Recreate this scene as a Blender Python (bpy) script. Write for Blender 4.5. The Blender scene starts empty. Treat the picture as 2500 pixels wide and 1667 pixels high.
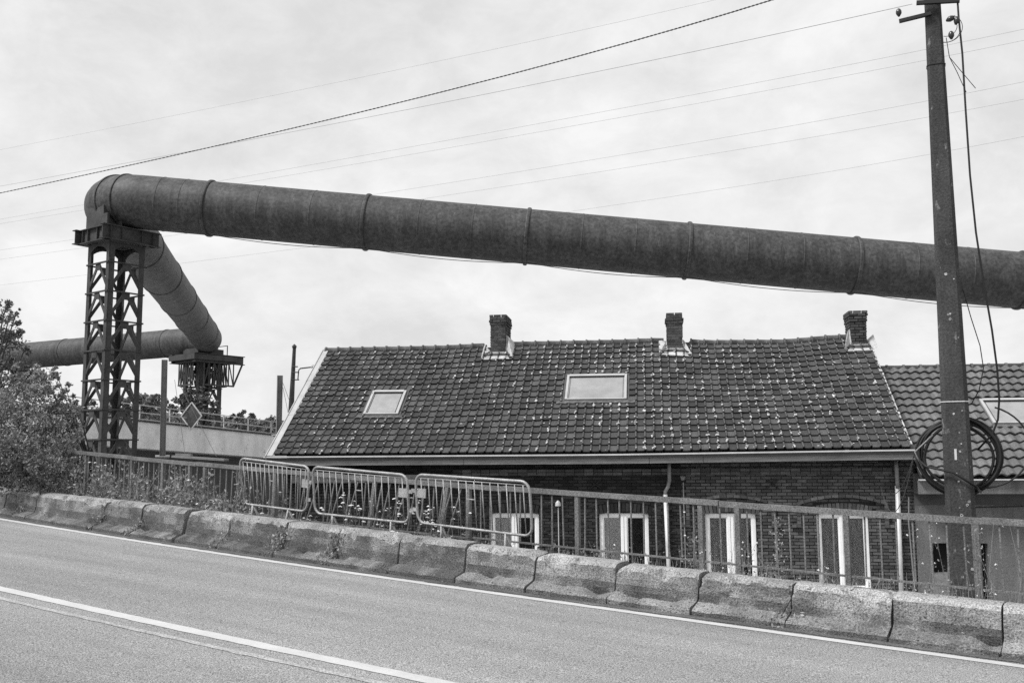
import bpy, bmesh, math, random
from math import sin, cos, pi, radians, atan2, sqrt
from mathutils import Vector, Matrix, noise
rnd = random.Random(7)
S = bpy.context.scene
COL = S.collection

# ------------------------------------------------------------------ camera
PITCH, ROLL = radians(6.9), 0.006
cam_d = bpy.data.cameras.new('camera'); cam = bpy.data.objects.new('camera', cam_d); COL.objects.link(cam)
cam_d.sensor_width = 36.0; cam_d.lens = 35.0; cam_d.clip_end = 3000; cam_d.clip_start = .05
cam.location = (0, 0, 0)
FW = Vector((0, cos(PITCH), sin(PITCH))); R0 = Vector((1, 0, 0)); U0 = Vector((0, -sin(PITCH), cos(PITCH)))
RT = R0*cos(ROLL) - U0*sin(ROLL); UP = U0*cos(ROLL) + R0*sin(ROLL)
cam.matrix_world = Matrix((RT, UP, -FW)).transposed().to_4x4()
S.camera = cam
S.render.resolution_x, S.render.resolution_y = 1024, 682

# ------------------------------------------------------------------ sky and sun (hazy overcast)
SUN_EL, SUN_AZ = radians(52), radians(-118)         # azimuth from +Y towards +X: left, a little behind the camera
W = bpy.data.worlds.new('World'); S.world = W; W.use_nodes = True
nt = W.node_tree; nt.nodes.clear()
N = nt.nodes.new; Lk = nt.links.new
out = N('ShaderNodeOutputWorld'); bg = N('ShaderNodeBackground'); bg.inputs['Strength'].default_value = .1
sky = N('ShaderNodeTexSky'); sky.sky_type = 'NISHITA'; sky.sun_disc = False
sky.sun_elevation = SUN_EL; sky.sun_rotation = SUN_AZ; sky.dust_density = 4; sky.air_density = 1
bw = N('ShaderNodeRGBToBW'); Lk(sky.outputs[0], bw.inputs[0])
tc = N('ShaderNodeTexCoord'); mp = N('ShaderNodeMapping'); mp.inputs['Scale'].default_value = (1, 1, 1.7); mp.inputs['Location'].default_value = (.3, 1.2, .4)
Lk(tc.outputs['Generated'], mp.inputs['Vector'])
n1 = N('ShaderNodeTexNoise'); n1.inputs['Scale'].default_value = 3.6; n1.inputs['Detail'].default_value = 9; n1.inputs['Roughness'].default_value = .55; n1.inputs['Distortion'].default_value = .5
Lk(mp.outputs[0], n1.inputs['Vector'])
cr = N('ShaderNodeMapRange'); cr.inputs['From Min'].default_value = .38; cr.inputs['From Max'].default_value = .60; cr.inputs['To Min'].default_value = 3.95; cr.inputs['To Max'].default_value = 5.15
n2 = N('ShaderNodeTexNoise'); n2.inputs['Scale'].default_value = 11; n2.inputs['Detail'].default_value = 10; n2.inputs['Roughness'].default_value = .65; n2.inputs['Distortion'].default_value = .3
Lk(mp.outputs[0], n2.inputs['Vector'])
nm = N('ShaderNodeMix'); nm.data_type = 'FLOAT'; nm.inputs['Factor'].default_value = .38; Lk(n1.outputs['Fac'], nm.inputs['A']); Lk(n2.outputs['Fac'], nm.inputs['B'])
Lk(nm.outputs['Result'], cr.inputs['Value'])
mx = N('ShaderNodeMix'); mx.data_type = 'FLOAT'; mx.inputs['Factor'].default_value = .9
Lk(bw.outputs[0], mx.inputs['A']); Lk(cr.outputs[0], mx.inputs['B'])
Lk(mx.outputs['Result'], bg.inputs['Color']); Lk(bg.outputs[0], out.inputs['Surface'])

sd = bpy.data.lights.new('sun', 'SUN'); sd.energy = 2.2; sd.angle = radians(16); sd.color = (1, 1, 1)
so = bpy.data.objects.new('sun', sd); COL.objects.link(so)
sdir = Vector((sin(SUN_AZ)*cos(SUN_EL), cos(SUN_AZ)*cos(SUN_EL), sin(SUN_EL)))
so.rotation_euler = sdir.to_track_quat('Z', 'Y').to_euler()
so.location = (0, 0, 40)
vs = S.view_settings; vs.view_transform = 'Standard'; vs.look = 'None'; vs.exposure = .95; vs.gamma = 1
S.cycles.use_denoising = False
S.cycles.max_bounces = 6; S.cycles.diffuse_bounces = 3

# ------------------------------------------------------------------ materials (the photograph is black and white)
MATS = {}
def mat(name, v, rough=.85, var=.3, scale=2., fine=.15, fscale=60., bump=.0, metal=0., fr=.25, tone=0., stretch=(1, 1, 1), spec=.3,
        spots=None, trans=0., rotz=0.):
    """grey procedural material: coarse blotches (var, scale), fine grain, optional 'tone' attribute, optional spots (thr, scale, value)"""
    m = bpy.data.materials.new(name); m.use_nodes = True; MATS[name] = m
    t = m.node_tree; t.nodes.clear(); N = t.nodes.new; L = t.links.new
    o = N('ShaderNodeOutputMaterial'); b = N('ShaderNodeBsdfPrincipled'); L(b.outputs[0], o.inputs[0])
    b.inputs['Roughness'].default_value = rough; b.inputs['Metallic'].default_value = metal
    b.inputs['Specular IOR Level'].default_value = spec
    g = N('ShaderNodeNewGeometry'); mpn = N('ShaderNodeMapping'); mpn.inputs['Scale'].default_value = stretch
    if rotz:
        vr = N('ShaderNodeVectorRotate'); vr.rotation_type = 'Z_AXIS'; vr.inputs['Angle'].default_value = rotz; L(g.outputs['Position'], vr.inputs['Vector']); L(vr.outputs[0], mpn.inputs['Vector'])
    else: L(g.outputs['Position'], mpn.inputs['Vector'])
    na = N('ShaderNodeTexNoise'); na.inputs['Scale'].default_value = scale; na.inputs['Detail'].default_value = 6; na.inputs['Roughness'].default_value = .62
    L(mpn.outputs[0], na.inputs['Vector'])
    nf = N('ShaderNodeTexNoise'); nf.inputs['Scale'].default_value = fscale; nf.inputs['Detail'].default_value = 3; nf.inputs['Roughness'].default_value = .7
    L(g.outputs['Position'], nf.inputs['Vector'])
    def mr(src, amp, fr=.25):
        r = N('ShaderNodeMapRange'); r.inputs['From Min'].default_value = fr; r.inputs['From Max'].default_value = 1-fr
        r.inputs['To Min'].default_value = 1-amp; r.inputs['To Max'].default_value = 1+amp; L(src, r.inputs['Value']); return r.outputs[0]
    def mul(a, c):
        k = N('ShaderNodeMath'); k.operation = 'MULTIPLY'
        for i, q in enumerate((a, c)):
            if isinstance(q, (int, float)): k.inputs[i].default_value = q
            else: L(q, k.inputs[i])
        return k.outputs[0]
    val = mul(mul(mr(na.outputs['Fac'], var), mr(nf.outputs['Fac'], fine, fr)), v)
    if tone:
        at = N('ShaderNodeAttribute'); at.attribute_name = 'tone'
        r = N('ShaderNodeMapRange'); r.inputs['To Min'].default_value = 1-tone; r.inputs['To Max'].default_value = 1+tone
        L(at.outputs['Fac'], r.inputs['Value']); val = mul(val, r.outputs[0])
    for sp in (spots or ()):
        thr, sc, sv, soft = sp
        ns = N('ShaderNodeTexNoise'); ns.inputs['Scale'].default_value = sc; ns.inputs['Detail'].default_value = 7; ns.inputs['Roughness'].default_value = .7
        L(mpn.outputs[0], ns.inputs['Vector'])
        r = N('ShaderNodeMapRange'); r.inputs['From Min'].default_value = thr; r.inputs['From Max'].default_value = thr+soft; L(ns.outputs['Fac'], r.inputs['Value'])
        mm = N('ShaderNodeMix'); mm.data_type = 'FLOAT'; L(r.outputs[0], mm.inputs['Factor']); L(val, mm.inputs['A']); mm.inputs['B'].default_value = sv
        val = mm.outputs['Result']
    cb = N('ShaderNodeCombineColor')
    for i in range(3): L(val, cb.inputs[i])
    L(cb.outputs[0], b.inputs['Base Color'])
    if trans:
        tb = N('ShaderNodeBsdfTranslucent'); L(cb.outputs[0], tb.inputs['Color'])
        ms = N('ShaderNodeMixShader'); ms.inputs[0].default_value = trans; L(b.outputs[0], ms.inputs[1]); L(tb.outputs[0], ms.inputs[2]); L(ms.outputs[0], o.inputs[0])
    if bump:
        bp = N('ShaderNodeBump'); bp.inputs['Strength'].default_value = bump; bp.inputs['Distance'].default_value = .02
        ad = N('ShaderNodeMath'); ad.operation = 'ADD'; L(na.outputs['Fac'], ad.inputs[0]); L(nf.outputs['Fac'], ad.inputs[1])
        L(ad.outputs[0], bp.inputs['Height']); L(bp.outputs[0], b.inputs['Normal'])
    return m

M = MATS
mat('asphalt', .27, .92, .30, 1.3, .68, 95, .8, fr=.38, stretch=(.12, 1, 1), rotz=-2.548)
mat('old_paint', .315, .9, .2, 3, .5, 60, .2, fr=.36)
mat('gutter_dirt', .10, .95, .6, 5, .6, 60, .8, fr=.35, stretch=(.3, 1, 1), rotz=-2.548)
mat('road_paint', .45, .75, .12, 3, .18, 90, .1, spots=((.66, 30, .35, .05),))
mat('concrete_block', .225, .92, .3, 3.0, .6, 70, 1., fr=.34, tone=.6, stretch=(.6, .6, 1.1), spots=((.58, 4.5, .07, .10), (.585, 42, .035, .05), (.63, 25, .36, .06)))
mat('pavement_slab', .3, .92, .3, 3, .4, 50, .5)
mat('soil', .15, .95, .5, 3, .5, 40, .8)
mat('ground', .30, .95, .4, .5, .3, 30, .4)
mat('verge_grass', .09, .95, .5, 2, .5, 40, .8)
mat('rail_paint', .135, .6, .4, 3, .5, 70, .3, fr=.35, spots=((.63, 9, .05, .06), (.66, 14, .3, .05)))
mat('galvanised', .28, .5, .35, 6, .45, 80, .2, metal=.3, fr=.33, spec=.45, spots=((.66, 11, .12, .05),))
mat('pipe_steel', .052, .6, .5, .8, .5, 7, .3, fr=.32, stretch=(2.4, 2.4, .22), spots=((.55, 2.2, .03, .10), (.63, 1.6, .12, .08)))
mat('tower_steel', .042, .7, .5, 1.6, .4, 12, .2)
mat('roof_tile', .052, .8, .3, 2.4, .5, 45, .5, fr=.33, tone=.45, spots=((.68, 22, .2, .06),))
mat('pantile', .12, .8, .25, 3, .5, 45, .4, tone=.2)
mat('ridge_tile', .10, .85, .5, 5, .5, 45, .5, spots=((.62, 12, .28, .06),))
mat('lichen', .41, .95, .4, 20, .4, 120, .4, tone=.3)
mat('mortar', .022, .95, .4, 5, .4, 60, .4)
mat('flashing', .42, .9, .4, 6, .4, 60, .5, spots=((.62, 14, .15, .06),))
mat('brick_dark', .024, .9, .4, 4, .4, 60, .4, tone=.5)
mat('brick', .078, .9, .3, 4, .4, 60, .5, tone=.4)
mat('joint_pale', .22, .95, .5, 5, .4, 60, .3)
mat('chimney_brick', .055, .9, .35, 6, .4, 60, .5, tone=.45)
mat('barge_board', .36, .8, .15, 3, .25, 70, .1)
mat('fascia', .19, .8, .4, 3, .4, 70, .2, stretch=(.6, .6, 5))
mat('zinc', .52, .45, .2, 3, .2, 60, .05, metal=.2)
mat('gutter_dark', .07, .8, .3, 3, .3, 60, .1)
mat('white_frame', .80, .5, .08, 5, .1, 60, .0)
mat('blind', .80, .7, .12, 5, .15, 60, .1)
mat('curtain', .42, .95, .4, 6, .3, 70, .2, stretch=(3, 3, .6))
mat('render_wall', .135, .9, .4, 1.2, .45, 70, .4, fr=.35, stretch=(1.5, 1.5, .4), spots=((.6, 1.6, .08, .12),))
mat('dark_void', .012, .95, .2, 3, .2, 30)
mat('pole_concrete', .045, .92, .5, 3, .55, 50, .5, stretch=(1, 1, .4), spots=((.62, 11, .17, .05),))
mat('cable', .014, .6, .2, 3, .2, 50)
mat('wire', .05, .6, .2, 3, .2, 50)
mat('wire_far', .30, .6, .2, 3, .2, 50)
mat('insulator', .02, .3, .2, 3, .2, 50, spec=.6)
mat('girder_concrete', .62, .9, .25, .9, .25, 18, .3, stretch=(1, 1, .5), spots=((.63, 2.2, .25, .06),))
mat('post_steel', .20, .8, .25, 3, .4, 60, .2)
mat('leaf', .23, .7, .35, 1.2, .3, 20, 0, tone=.55, trans=.25)
mat('leaf_dark', .12, .7, .35, 1.2, .3, 20, 0, tone=.55, trans=.2)
mat('leaf_pale', .24, .75, .35, 2, .3, 30, 0, tone=.5, trans=.25)
mat('hedge_leaf', .17, .8, .4, .5, .3, 6, 0, tone=.5, trans=.2)
mat('stalk', .16, .8, .3, 5, .3, 60, tone=.3)
mat('flower', .55, .8, .15, 9, .2, 60)
mat('bark', .05, .95, .4, 5, .4, 40, .6)
mat('sticker', .5, .6, .1, 9, .1, 60)

def glass(name):
    m = bpy.data.materials.new(name); m.use_nodes = True; MATS[name] = m
    t = m.node_tree; t.nodes.clear(); N = t.nodes.new; L = t.links.new
    o = N('ShaderNodeOutputMaterial'); tr = N('ShaderNodeBsdfTransparent'); tr.inputs[0].default_value = (.93, .93, .93, 1); gl = N('ShaderNodeBsdfGlossy'); gl.inputs['Roughness'].default_value = .04
    fz = N('ShaderNodeFresnel'); fz.inputs['IOR'].default_value = 1.6; ms = N('ShaderNodeMixShader')
    n = N('ShaderNodeTexNoise'); n.inputs['Scale'].default_value = 1.5; bp = N('ShaderNodeBump'); bp.inputs['Strength'].default_value = .08
    L(n.outputs['Fac'], bp.inputs['Height']); L(bp.outputs[0], gl.inputs['Normal'])
    L(fz.outputs[0], ms.inputs[0]); L(tr.outputs[0], ms.inputs[1]); L(gl.outputs[0], ms.inputs[2]); L(ms.outputs[0], o.inputs[0])
glass('window_glass')
mat('skylight_glass', .36, .16, .2, 3, .3, 90, .05, metal=.45, spec=.8)

# ------------------------------------------------------------------ mesh helpers
class MB:
    def __init__(s): s.v = []; s.f = []; s.t = []; s.tone = .5
    def add(s, vs, fs):
        b = len(s.v); s.v += [tuple(p) for p in vs]; s.f += [tuple(b+i for i in f) for f in fs]; s.t += [s.tone]*len(fs)
    def frame_box(s, c, ax, ay, az, hx, hy, hz):
        c = Vector(c); vs = []
        for i in (-1, 1):
            for j in (-1, 1):
                for k in (-1, 1): vs.append(c+ax*hx*i+ay*hy*j+az*hz*k)
        s.add(vs, [(0, 1, 3, 2), (4, 6, 7, 5), (0, 4, 5, 1), (2, 3, 7, 6), (0, 2, 6, 4), (1, 5, 7, 3)])
    def bar(s, a, b, w, h=None, up=Vector((0, 0, 1))):
        a = Vector(a); b = Vector(b); d = (b-a); ln = d.length; d = d/ln
        x = d.cross(up)
        if x.length < 1e-4: x = d.cross(Vector((1, 0, 0)))
        x.normalize(); y = x.cross(d)
        s.frame_box((a+b)/2, d, x, y, ln/2, w/2, (h or w)/2)
    def tube(s, pts, r, n=8, closed=False, cap=True):
        pts = [Vector(p) for p in pts]; m = len(pts); rings = []
        rr = r if isinstance(r, (list, tuple)) else [r]*m
        ref = None
        base = len(s.v); vs = []; fs = []
        for i in range(m):
            if closed: d = pts[(i+1) % m]-pts[i-1]
            else: d = pts[min(i+1, m-1)]-pts[max(i-1, 0)]
            d.normalize()
            if ref is None:
                ref = d.orthogonal().normalized()
            ref = (ref-d*ref.dot(d)).normalized(); q = d.cross(ref)
            for k in range(n):
                a = 2*pi*k/n; vs.append(pts[i]+(ref*cos(a)+q*sin(a))*rr[i])
        for i in range(m if closed else m-1):
            j = (i+1) % m
            for k in range(n): fs.append((i*n+k, i*n+(k+1) % n, j*n+(k+1) % n, j*n+k))
        if cap and not closed:
            fs.append(tuple(range(n))[::-1]); fs.append(tuple((m-1)*n+k for k in range(n)))
        s.add(vs, fs)
    def build(s, name, m, parent=None, smooth=False):
        me = bpy.data.meshes.new(name); me.from_pydata(s.v, [], s.f)
        at = me.attributes.new('tone', 'FLOAT', 'FACE'); at.data.foreach_set('value', s.t)
        bm = bmesh.new(); bm.from_mesh(me); bmesh.ops.recalc_face_normals(bm, faces=bm.faces); bm.to_mesh(me); bm.free()
        if smooth: me.shade_smooth()
        me.materials.append(MATS[m] if isinstance(m, str) else m); me.update()
        return link(name, me, parent)
def link(name, data, parent=None):
    o = bpy.data.objects.new(name, data); COL.objects.link(o); adopt(o, parent); return o
def adopt(o, p):
    if p is not None:
        o.parent = p; o.matrix_parent_inverse = WM[p.name].inverted() if p.name in WM else Matrix()
WM = {}
def tag(o, label, cat, group=None, kind=None):
    o['label'] = label; o['category'] = cat
    if group: o['group'] = group
    if kind: o['kind'] = kind
    return o
def thing(name, loc, label, cat, group=None):
    o = bpy.data.objects.new(name, None); COL.objects.link(o); o.location = loc; o.empty_display_size = .2
    WM[o.name] = Matrix.Translation(Vector(loc))
    return tag(o, label, cat, group)
def structure(o, label, cat):
    o['kind'] = 'structure'; o['label'] = label; o['category'] = cat; return o
def nz(p, sc, seed=0): return noise.noise(Vector(p)*sc+Vector((seed*7.3, seed*3.1, seed*1.7)))

# ------------------------------------------------------------------ frames: road ramp and houses
AZ, GR, HC = radians(-56), .044, 1.6
TV = Vector((sin(AZ), cos(AZ), 0)); LV = Vector((cos(AZ), -sin(AZ), 0)); ZV = Vector((0, 0, 1))
def bend(s): return .004*max(0, s-5)**2 if s < 25 else .004*400+.16*(s-25)
def RP(s, l, v): return TV*s+LV*(l+bend(s))+ZV*(-HC+GR*s+v)
HA = radians(8)
HU = Vector((cos(HA), -sin(HA), 0)); HN = Vector((sin(HA), cos(HA), 0))
def HP(u, d, z): return HU*u+HN*d+ZV*z
ZG = -3.6                                              # street level in front of the houses

# ------------------------------------------------------------------ ground, road
g = MB(); g.add([(-900, -300, ZG), (900, -300, ZG), (900, 1500, ZG), (-900, 1500, ZG)], [(0, 1, 2, 3)])
structure(g.build('ground', 'ground'), 'flat grey ground of the low street around the houses', 'ground')

def strip(prof, s0, s1, step, mb=None, jit=0., taper=None):
    mb = mb or MB(); n = int((s1-s0)/step)+1; m = len(prof); vs = []
    for i in range(n+1):
        s = s0+(s1-s0)*i/n
        for (l, v) in prof:
            p = RP(s, l, v)
            if jit: p += ZV*jit*nz(p, 1.7)
            vs.append(p)
    fs = [(i*m+k, (i+1)*m+k, (i+1)*m+k+1, i*m+k+1) for i in range(n) for k in range(m-1)]
    mb.add(vs, fs); return mb
road = structure(strip([(1.6, 0), (5.2, .0), (9.0, 0)], -14, 40, .5).build('road', 'asphalt'), 'pale speckled asphalt road climbing a ramp', 'road')
def ribbon(l0, l1, s0, s1, v, name, m, wob=0.):
    mb = MB(); n = int((s1-s0)/.12); vs = []
    for i in range(n+1):
        s = s0+(s1-s0)*i/n; a = wob*nz((s, 0, l0), 6); b = wob*nz((s, 5, l1), 6)
        vs += [RP(s, l0+a, v), RP(s, l1+b, v)]
    mb.add(vs, [(2*i, 2*i+2, 2*i+3, 2*i+1) for i in range(n)]); return mb.build(name, m, road)
ribbon(8.49, 8.61, -10, 34, .004, 'edge_line', 'road_paint', .012)
ribbon(5.20, 5.34, -10, 34, .004, 'centre_line', 'road_paint', .014)
ribbon(4.97, 5.04, 2, 16, .004, 'old_paint_line', 'old_paint', .02)
ribbon(8.66, 9.02, -12, 36, .005, 'gutter_strip', 'gutter_dirt', .06)
pav = structure(strip([(-3.0, .12), (1.45, .12), (1.6, .1), (1.6, -.05)], -14, 40, 1.).build('pavement', 'pavement_slab'), 'concrete pavement across the road from the blocks', 'pavement')
# verge behind the blocks, dropping to the low street
vg = strip([(8.98, -.02), (9.3, .05), (9.8, .06), (10.35, .05), (10.9, -.15), (11.6, -.9), (12.6, -1.9)], -13, 40, .25, jit=.06)
n = len(vg.v)//7; base = len(vg.v)
for i in range(n):
    p = Vector(vg.v[i*7+6]); q = p+LV*1.6; vg.v.append((q.x, q.y, ZG-.05))
for i in range(n-1): vg.f.append((i*7+6, i*7+13, base+i+1, base+i)); vg.t.append(.5)
structure(vg.build('embankment', 'soil', smooth=True), 'weedy earth verge and bank falling from the ramp to the houses', 'embankment')

# ------------------------------------------------------------------ concrete blocks along the road edge
PROF = [(8.785, -.03), (8.79, .045), (8.803, .066), (8.955, .108), (8.970, .13), (8.980, .185), (8.990, .25), (8.998, .322), (9.045, .361), (9.14, .37), (9.27, .368), (9.30, .345), (9.31, .1), (9.31, -.03)]
def block(s0, s1, dv, label, seed, erode=1.):
    prof = PROF; n = 30; m = len(prof); mb = MB(); vs = []
    R2 = random.Random(seed*13+5); dl = R2.uniform(-.018, .018); tw = R2.uniform(-.012, .012); cut0, cut1 = R2.choice((0, 0, 0, .03, .04)), R2.choice((0, 0, 0, .02, .05))
    for i in range(n+1):
        s = s0+(s1-s0)*i/n; f = i/n
        for k, (l, v) in enumerate(prof):
            p = RP(s, l+dl+tw*(f-.5)*2, v*(1+dv*(1 if v > .12 else .3)))
            amp = .005+(.004*erode if 5 <= k <= 9 else 0)+(.006 if 1 <= k <= 3 else 0)
            d = nz(p, 6, seed)*amp+nz(p, 17, seed)*amp*.8+nz(p, 34, seed)*amp*.5
            if k in (7, 8): d -= max(0, nz(p, 5.5, seed+3)-.2)*.22*erode     # chipped arris
            if k in (6, 7): d -= max(0, nz((p.x, p.y, p.z*3), 7, seed+5)-.25)*.09*erode
            if k in (2, 3): d -= max(0, nz(p, 3.5, seed+9)-.2)*.18
            p += (LV*-.6+ZV*.8)*d
            if 6 <= k <= 10:                                                      # broken corners at the joints
                p -= ZV*(cut0*max(0, 1-f/.08)+cut1*max(0, 1-(1-f)/.1))*(1 if k < 10 else .4)
            if i in (0, n): p += TV*(.006 if i == 0 else -.006)*R2.uniform(.2, 1.3)
            vs.append(p)
    fs = [(i*m+k, (i+1)*m+k, (i+1)*m+k+1, i*m+k+1) for i in range(n) for k in range(m-1)]
    fs += [tuple(range(m)), tuple(n*m+k for k in range(m))]
    mb.add(vs, fs)
    for q in range(n*(m-1)):                            # tops and chamfers painted lighter as if lit from above; dirt patches on the faces
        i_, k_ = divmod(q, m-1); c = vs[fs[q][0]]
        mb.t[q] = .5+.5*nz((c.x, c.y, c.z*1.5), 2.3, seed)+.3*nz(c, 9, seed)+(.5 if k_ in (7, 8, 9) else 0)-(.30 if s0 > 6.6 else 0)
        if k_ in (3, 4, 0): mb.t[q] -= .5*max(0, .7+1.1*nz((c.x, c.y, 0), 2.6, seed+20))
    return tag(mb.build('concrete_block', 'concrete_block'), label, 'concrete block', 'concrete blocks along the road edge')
JS = [17.08, 15.95, 14.85, 13.82, 12.78, 11.72, 10.77, 9.64, 8.66, 7.68, 6.71, 5.79, 4.83, 3.95, 3.05, 2.18, 1.33, .45]
JV = [.42, .43, .44, .45, .45, .44, .44, .43, .43, .42, .40, .385, .37, .355, .362, .371, .374, .375]
LB = {0: 'mossy concrete kerb block with a dark creeper over its foot', 1: 'weathered concrete kerb block below the dark bushy shrub', 2: 'weathered concrete kerb block below the tall dry grass tufts',
      3: 'concrete kerb block between the two ivy clumps in the weeds', 4: 'concrete kerb block with a low dark ivy at its upper joint', 5: 'worn concrete kerb block below the dense weeds and grey I-beam post',
      6: 'pale streaked concrete kerb block just uphill of the crowd barriers', 7: 'stained concrete kerb block below the tangled crowd barrier, ivy in its lower joint', 8: 'stained concrete kerb block below the middle crowd barrier, ivy at its uphill joint',
      9: 'dark stained concrete kerb block below the gap between two crowd barriers', 10: 'concrete kerb block below the free end of the last crowd barrier', 11: 'pale pitted concrete kerb block below the single railing post and grass tuft',
      12: 'pitted concrete kerb block below the first downpipe of the brick house', 13: 'pitted concrete kerb block below the curtained window with twin railing posts', 14: 'pitted concrete kerb block below the tall bushy weed and the window next to the neighbour',
      15: 'clean pale concrete kerb block at the foot of the concrete pole', 16: 'rough pitted concrete kerb block just downhill of the concrete pole'}
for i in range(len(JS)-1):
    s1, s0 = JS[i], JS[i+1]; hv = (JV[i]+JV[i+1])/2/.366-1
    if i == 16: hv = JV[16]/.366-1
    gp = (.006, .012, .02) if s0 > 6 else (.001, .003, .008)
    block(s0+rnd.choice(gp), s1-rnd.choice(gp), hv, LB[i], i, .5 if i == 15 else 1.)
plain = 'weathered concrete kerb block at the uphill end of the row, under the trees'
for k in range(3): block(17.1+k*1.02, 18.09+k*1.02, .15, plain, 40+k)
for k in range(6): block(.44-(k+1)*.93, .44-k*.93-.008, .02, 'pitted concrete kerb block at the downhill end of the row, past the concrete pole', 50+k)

# ------------------------------------------------------------------ railing on the ramp
railing = thing('ramp_railing', RP(8, 10, 0), 'grey painted steel railing with thin balusters, bent behind the crowd barriers', 'railing')
def railv(s): return 1.0+max(0, s-6)*.006+(.05*max(0, s-11)/5.5)
secs = [(-5.0, -1.5), (-1.5, 1.6), (1.6, 4.12), (4.13, 6.9), (6.9, 9.6), (9.6, 12.86), (12.87, 14.7), (14.7, 19.5)]
for i, (a, b) in enumerate(secs):
    mb = MB(); k = 6
    off = .008 if i % 2 else 0.
    for j in range(k):
        sa, sb = a+(b-a)*j/k, a+(b-a)*(j+1)/k
        mb.bar(RP(sa, 10, railv(sa)-.03+off), RP(sb, 10, railv(sb)-.03+off), .055, .058)
    mb.build('top_rail', 'rail_paint', railing)
    mb = MB()
    for j in range(k):
        sa, sb = a+(b-a)*j/k, a+(b-a)*(j+1)/k
        dl = .10 if 7 < sa < 10.5 else 0
        mb.bar(RP(sa, 10-dl, .36), RP(sb, 10-dl, .36), .04, .018)
    mb.build('bottom_rail', 'rail_paint', railing)
PS = [(16.2, 0, .075), (14.7, 0, .07), (13.78, 0, .09), (13.05, 0, .075), (12.66, 0, .075), (10.98, .02, .11), (9.0, .13, .075), (7.75, .18, .085), (7.42, 0, .085), (5.855, 0, .08), (4.34, 0, .085), (3.93, 0, .085), (2.82, 0, .085), (1.66, 0, .1), (18, 0, .08), (.1, 0, .085), (-1.48, 0, .085), (-3.2, 0, .085), (-4.97, 0, .085)]
for s, ln, w in PS:
    mb = MB(); mb.bar(RP(s+ln, 10-ln*.3, -.1), RP(s, 10, railv(s)-.06), w*.62, w*.62, up=LV); mb.build('post', 'rail_paint', railing)
s = -4.9
while s < 19:
    if all(abs(s-p[0]) > .07 for p in PS):
        ln = 0.
        if 7.5 < s < 10.4: ln = rnd.uniform(.03, .2)
        elif 10.4 < s < 12: ln = .02
        mb = MB(); a = RP(s+ln+rnd.uniform(-.008, .008), 10-ln*.4, .362); b = RP(s+rnd.uniform(-.004, .004), 10, railv(s)-.06)
        mb.bar(a, b, .0145, .0145, up=LV); mb.build('baluster', 'rail_paint', railing)
    s += .148

# ------------------------------------------------------------------ crowd barriers leaning between blocks and railing
def crowd_barrier(TL, TR, BL, BR, label, nb, left_plate, right_plate, legs):
    L0, L1 = 9.52, 9.44                                # bottom / top lateral position
    P = lambda x, y: None
    def q(a, b):                                       # a along (0 = uphill end), b up
        s = (TL[0]*b+BL[0]*(1-b))*(1-a)+(TR[0]*b+BR[0]*(1-b))*a
        v = (TL[1]*b+BL[1]*(1-b))*(1-a)+(TR[1]*b+BR[1]*(1-b))*a
        return RP(s, L0+(L1-L0)*b, v)
    t = thing('crowd_barrier', q(.5, 0)-ZV*.4, label, 'crowd barrier', 'crowd barriers in front of the bent railing')
    W_ = abs(TL[0]-TR[0]); H_ = abs(TL[1]-BL[1]); ra, rb = .11/W_, .11/H_
    pts = []
    for (ca, cb, a0) in ((1-ra, 1-rb, 0), (ra, 1-rb, 90), (ra, rb, 180), (1-ra, rb, 270)):
        for k in range(6):
            an = radians(a0+90*k/5); pts.append(q(ca+ra*cos(an), cb+rb*sin(an)))
    mb = MB(); mb.tube(pts, .0165, 10, closed=True); mb.build('frame', 'galvanised', t, True)
    for k in range(nb):
        a = (k+.75)/(nb+.5)
        mb = MB(); mb.tube([q(a, .01), q(a, .93)], .007, 6); mb.build('bar', 'galvanised', t, True)
    mb = MB(); mb.tube([q(.03, .93), q(.97, .93)], .007, 6); mb.build('cross_rod', 'galvanised', t, True)
    a0 = (nb//2-.25)/(nb+.5); a1 = (nb//2+.75)/(nb+.5)
    mb = MB(); mb.tube([q(a0, .58), q(a1, .58)], .008, 6); mb.build('short_rod', 'galvanised', t, True)
    for on, a, b in ((left_plate, .045, -.10), (right_plate, .955, 1.10)):
        if on:
            mb = MB(); mb.bar(q(a-.045, .62), q(a+.045, .62), .012, .11, up=ZV); mb.build('name_plate', 'galvanised', t)
            for bz, bn in ((.66, 'hinge_strap'), (.27, 'hinge_strap')):
                mb = MB(); mb.bar(q(.0 if a < .5 else 1., bz), q(-.045 if a < .5 else 1.045, bz), .014, .045, up=ZV); mb.build(bn, 'galvanised', t)
    for a, dx in legs:
        mb = MB(); f = q(a, 0); e = f+TV*dx-ZV*.44; e2 = e-LV*.22
        mb.tube([f, (f+e)/2+LV*.02, e], .0165, 8); mb.build('leg', 'galvanised', t, True)
        mb = MB(); e3 = f-TV*dx*.3-ZV*.46+LV*.26
        mb.tube([f, e3], .0165, 8); mb.build('leg', 'galvanised', t, True)
crowd_barrier((11.13, 1.19), (9.68, 1.13), (11.10, .55), (9.80, .53), 'steel crowd barrier tangled in climbing weeds at its end, bars leaning', 15, False, True, ((.15, .10), (.72, .16)))
crowd_barrier((9.62, 1.135), (7.95, 1.10), (9.64, .52), (7.98, .515), 'steel crowd barrier hooked between two others, in the middle of the row', 14, False, True, ((.2, .07), (.82, .06)))
crowd_barrier((7.82, 1.115), (6.15, 1.11), (7.84, .53), (6.16, .50), 'steel crowd barrier with a free end beside the brick house windows', 14, True, False, ((.22, .05), (.78, .05)))

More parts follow.
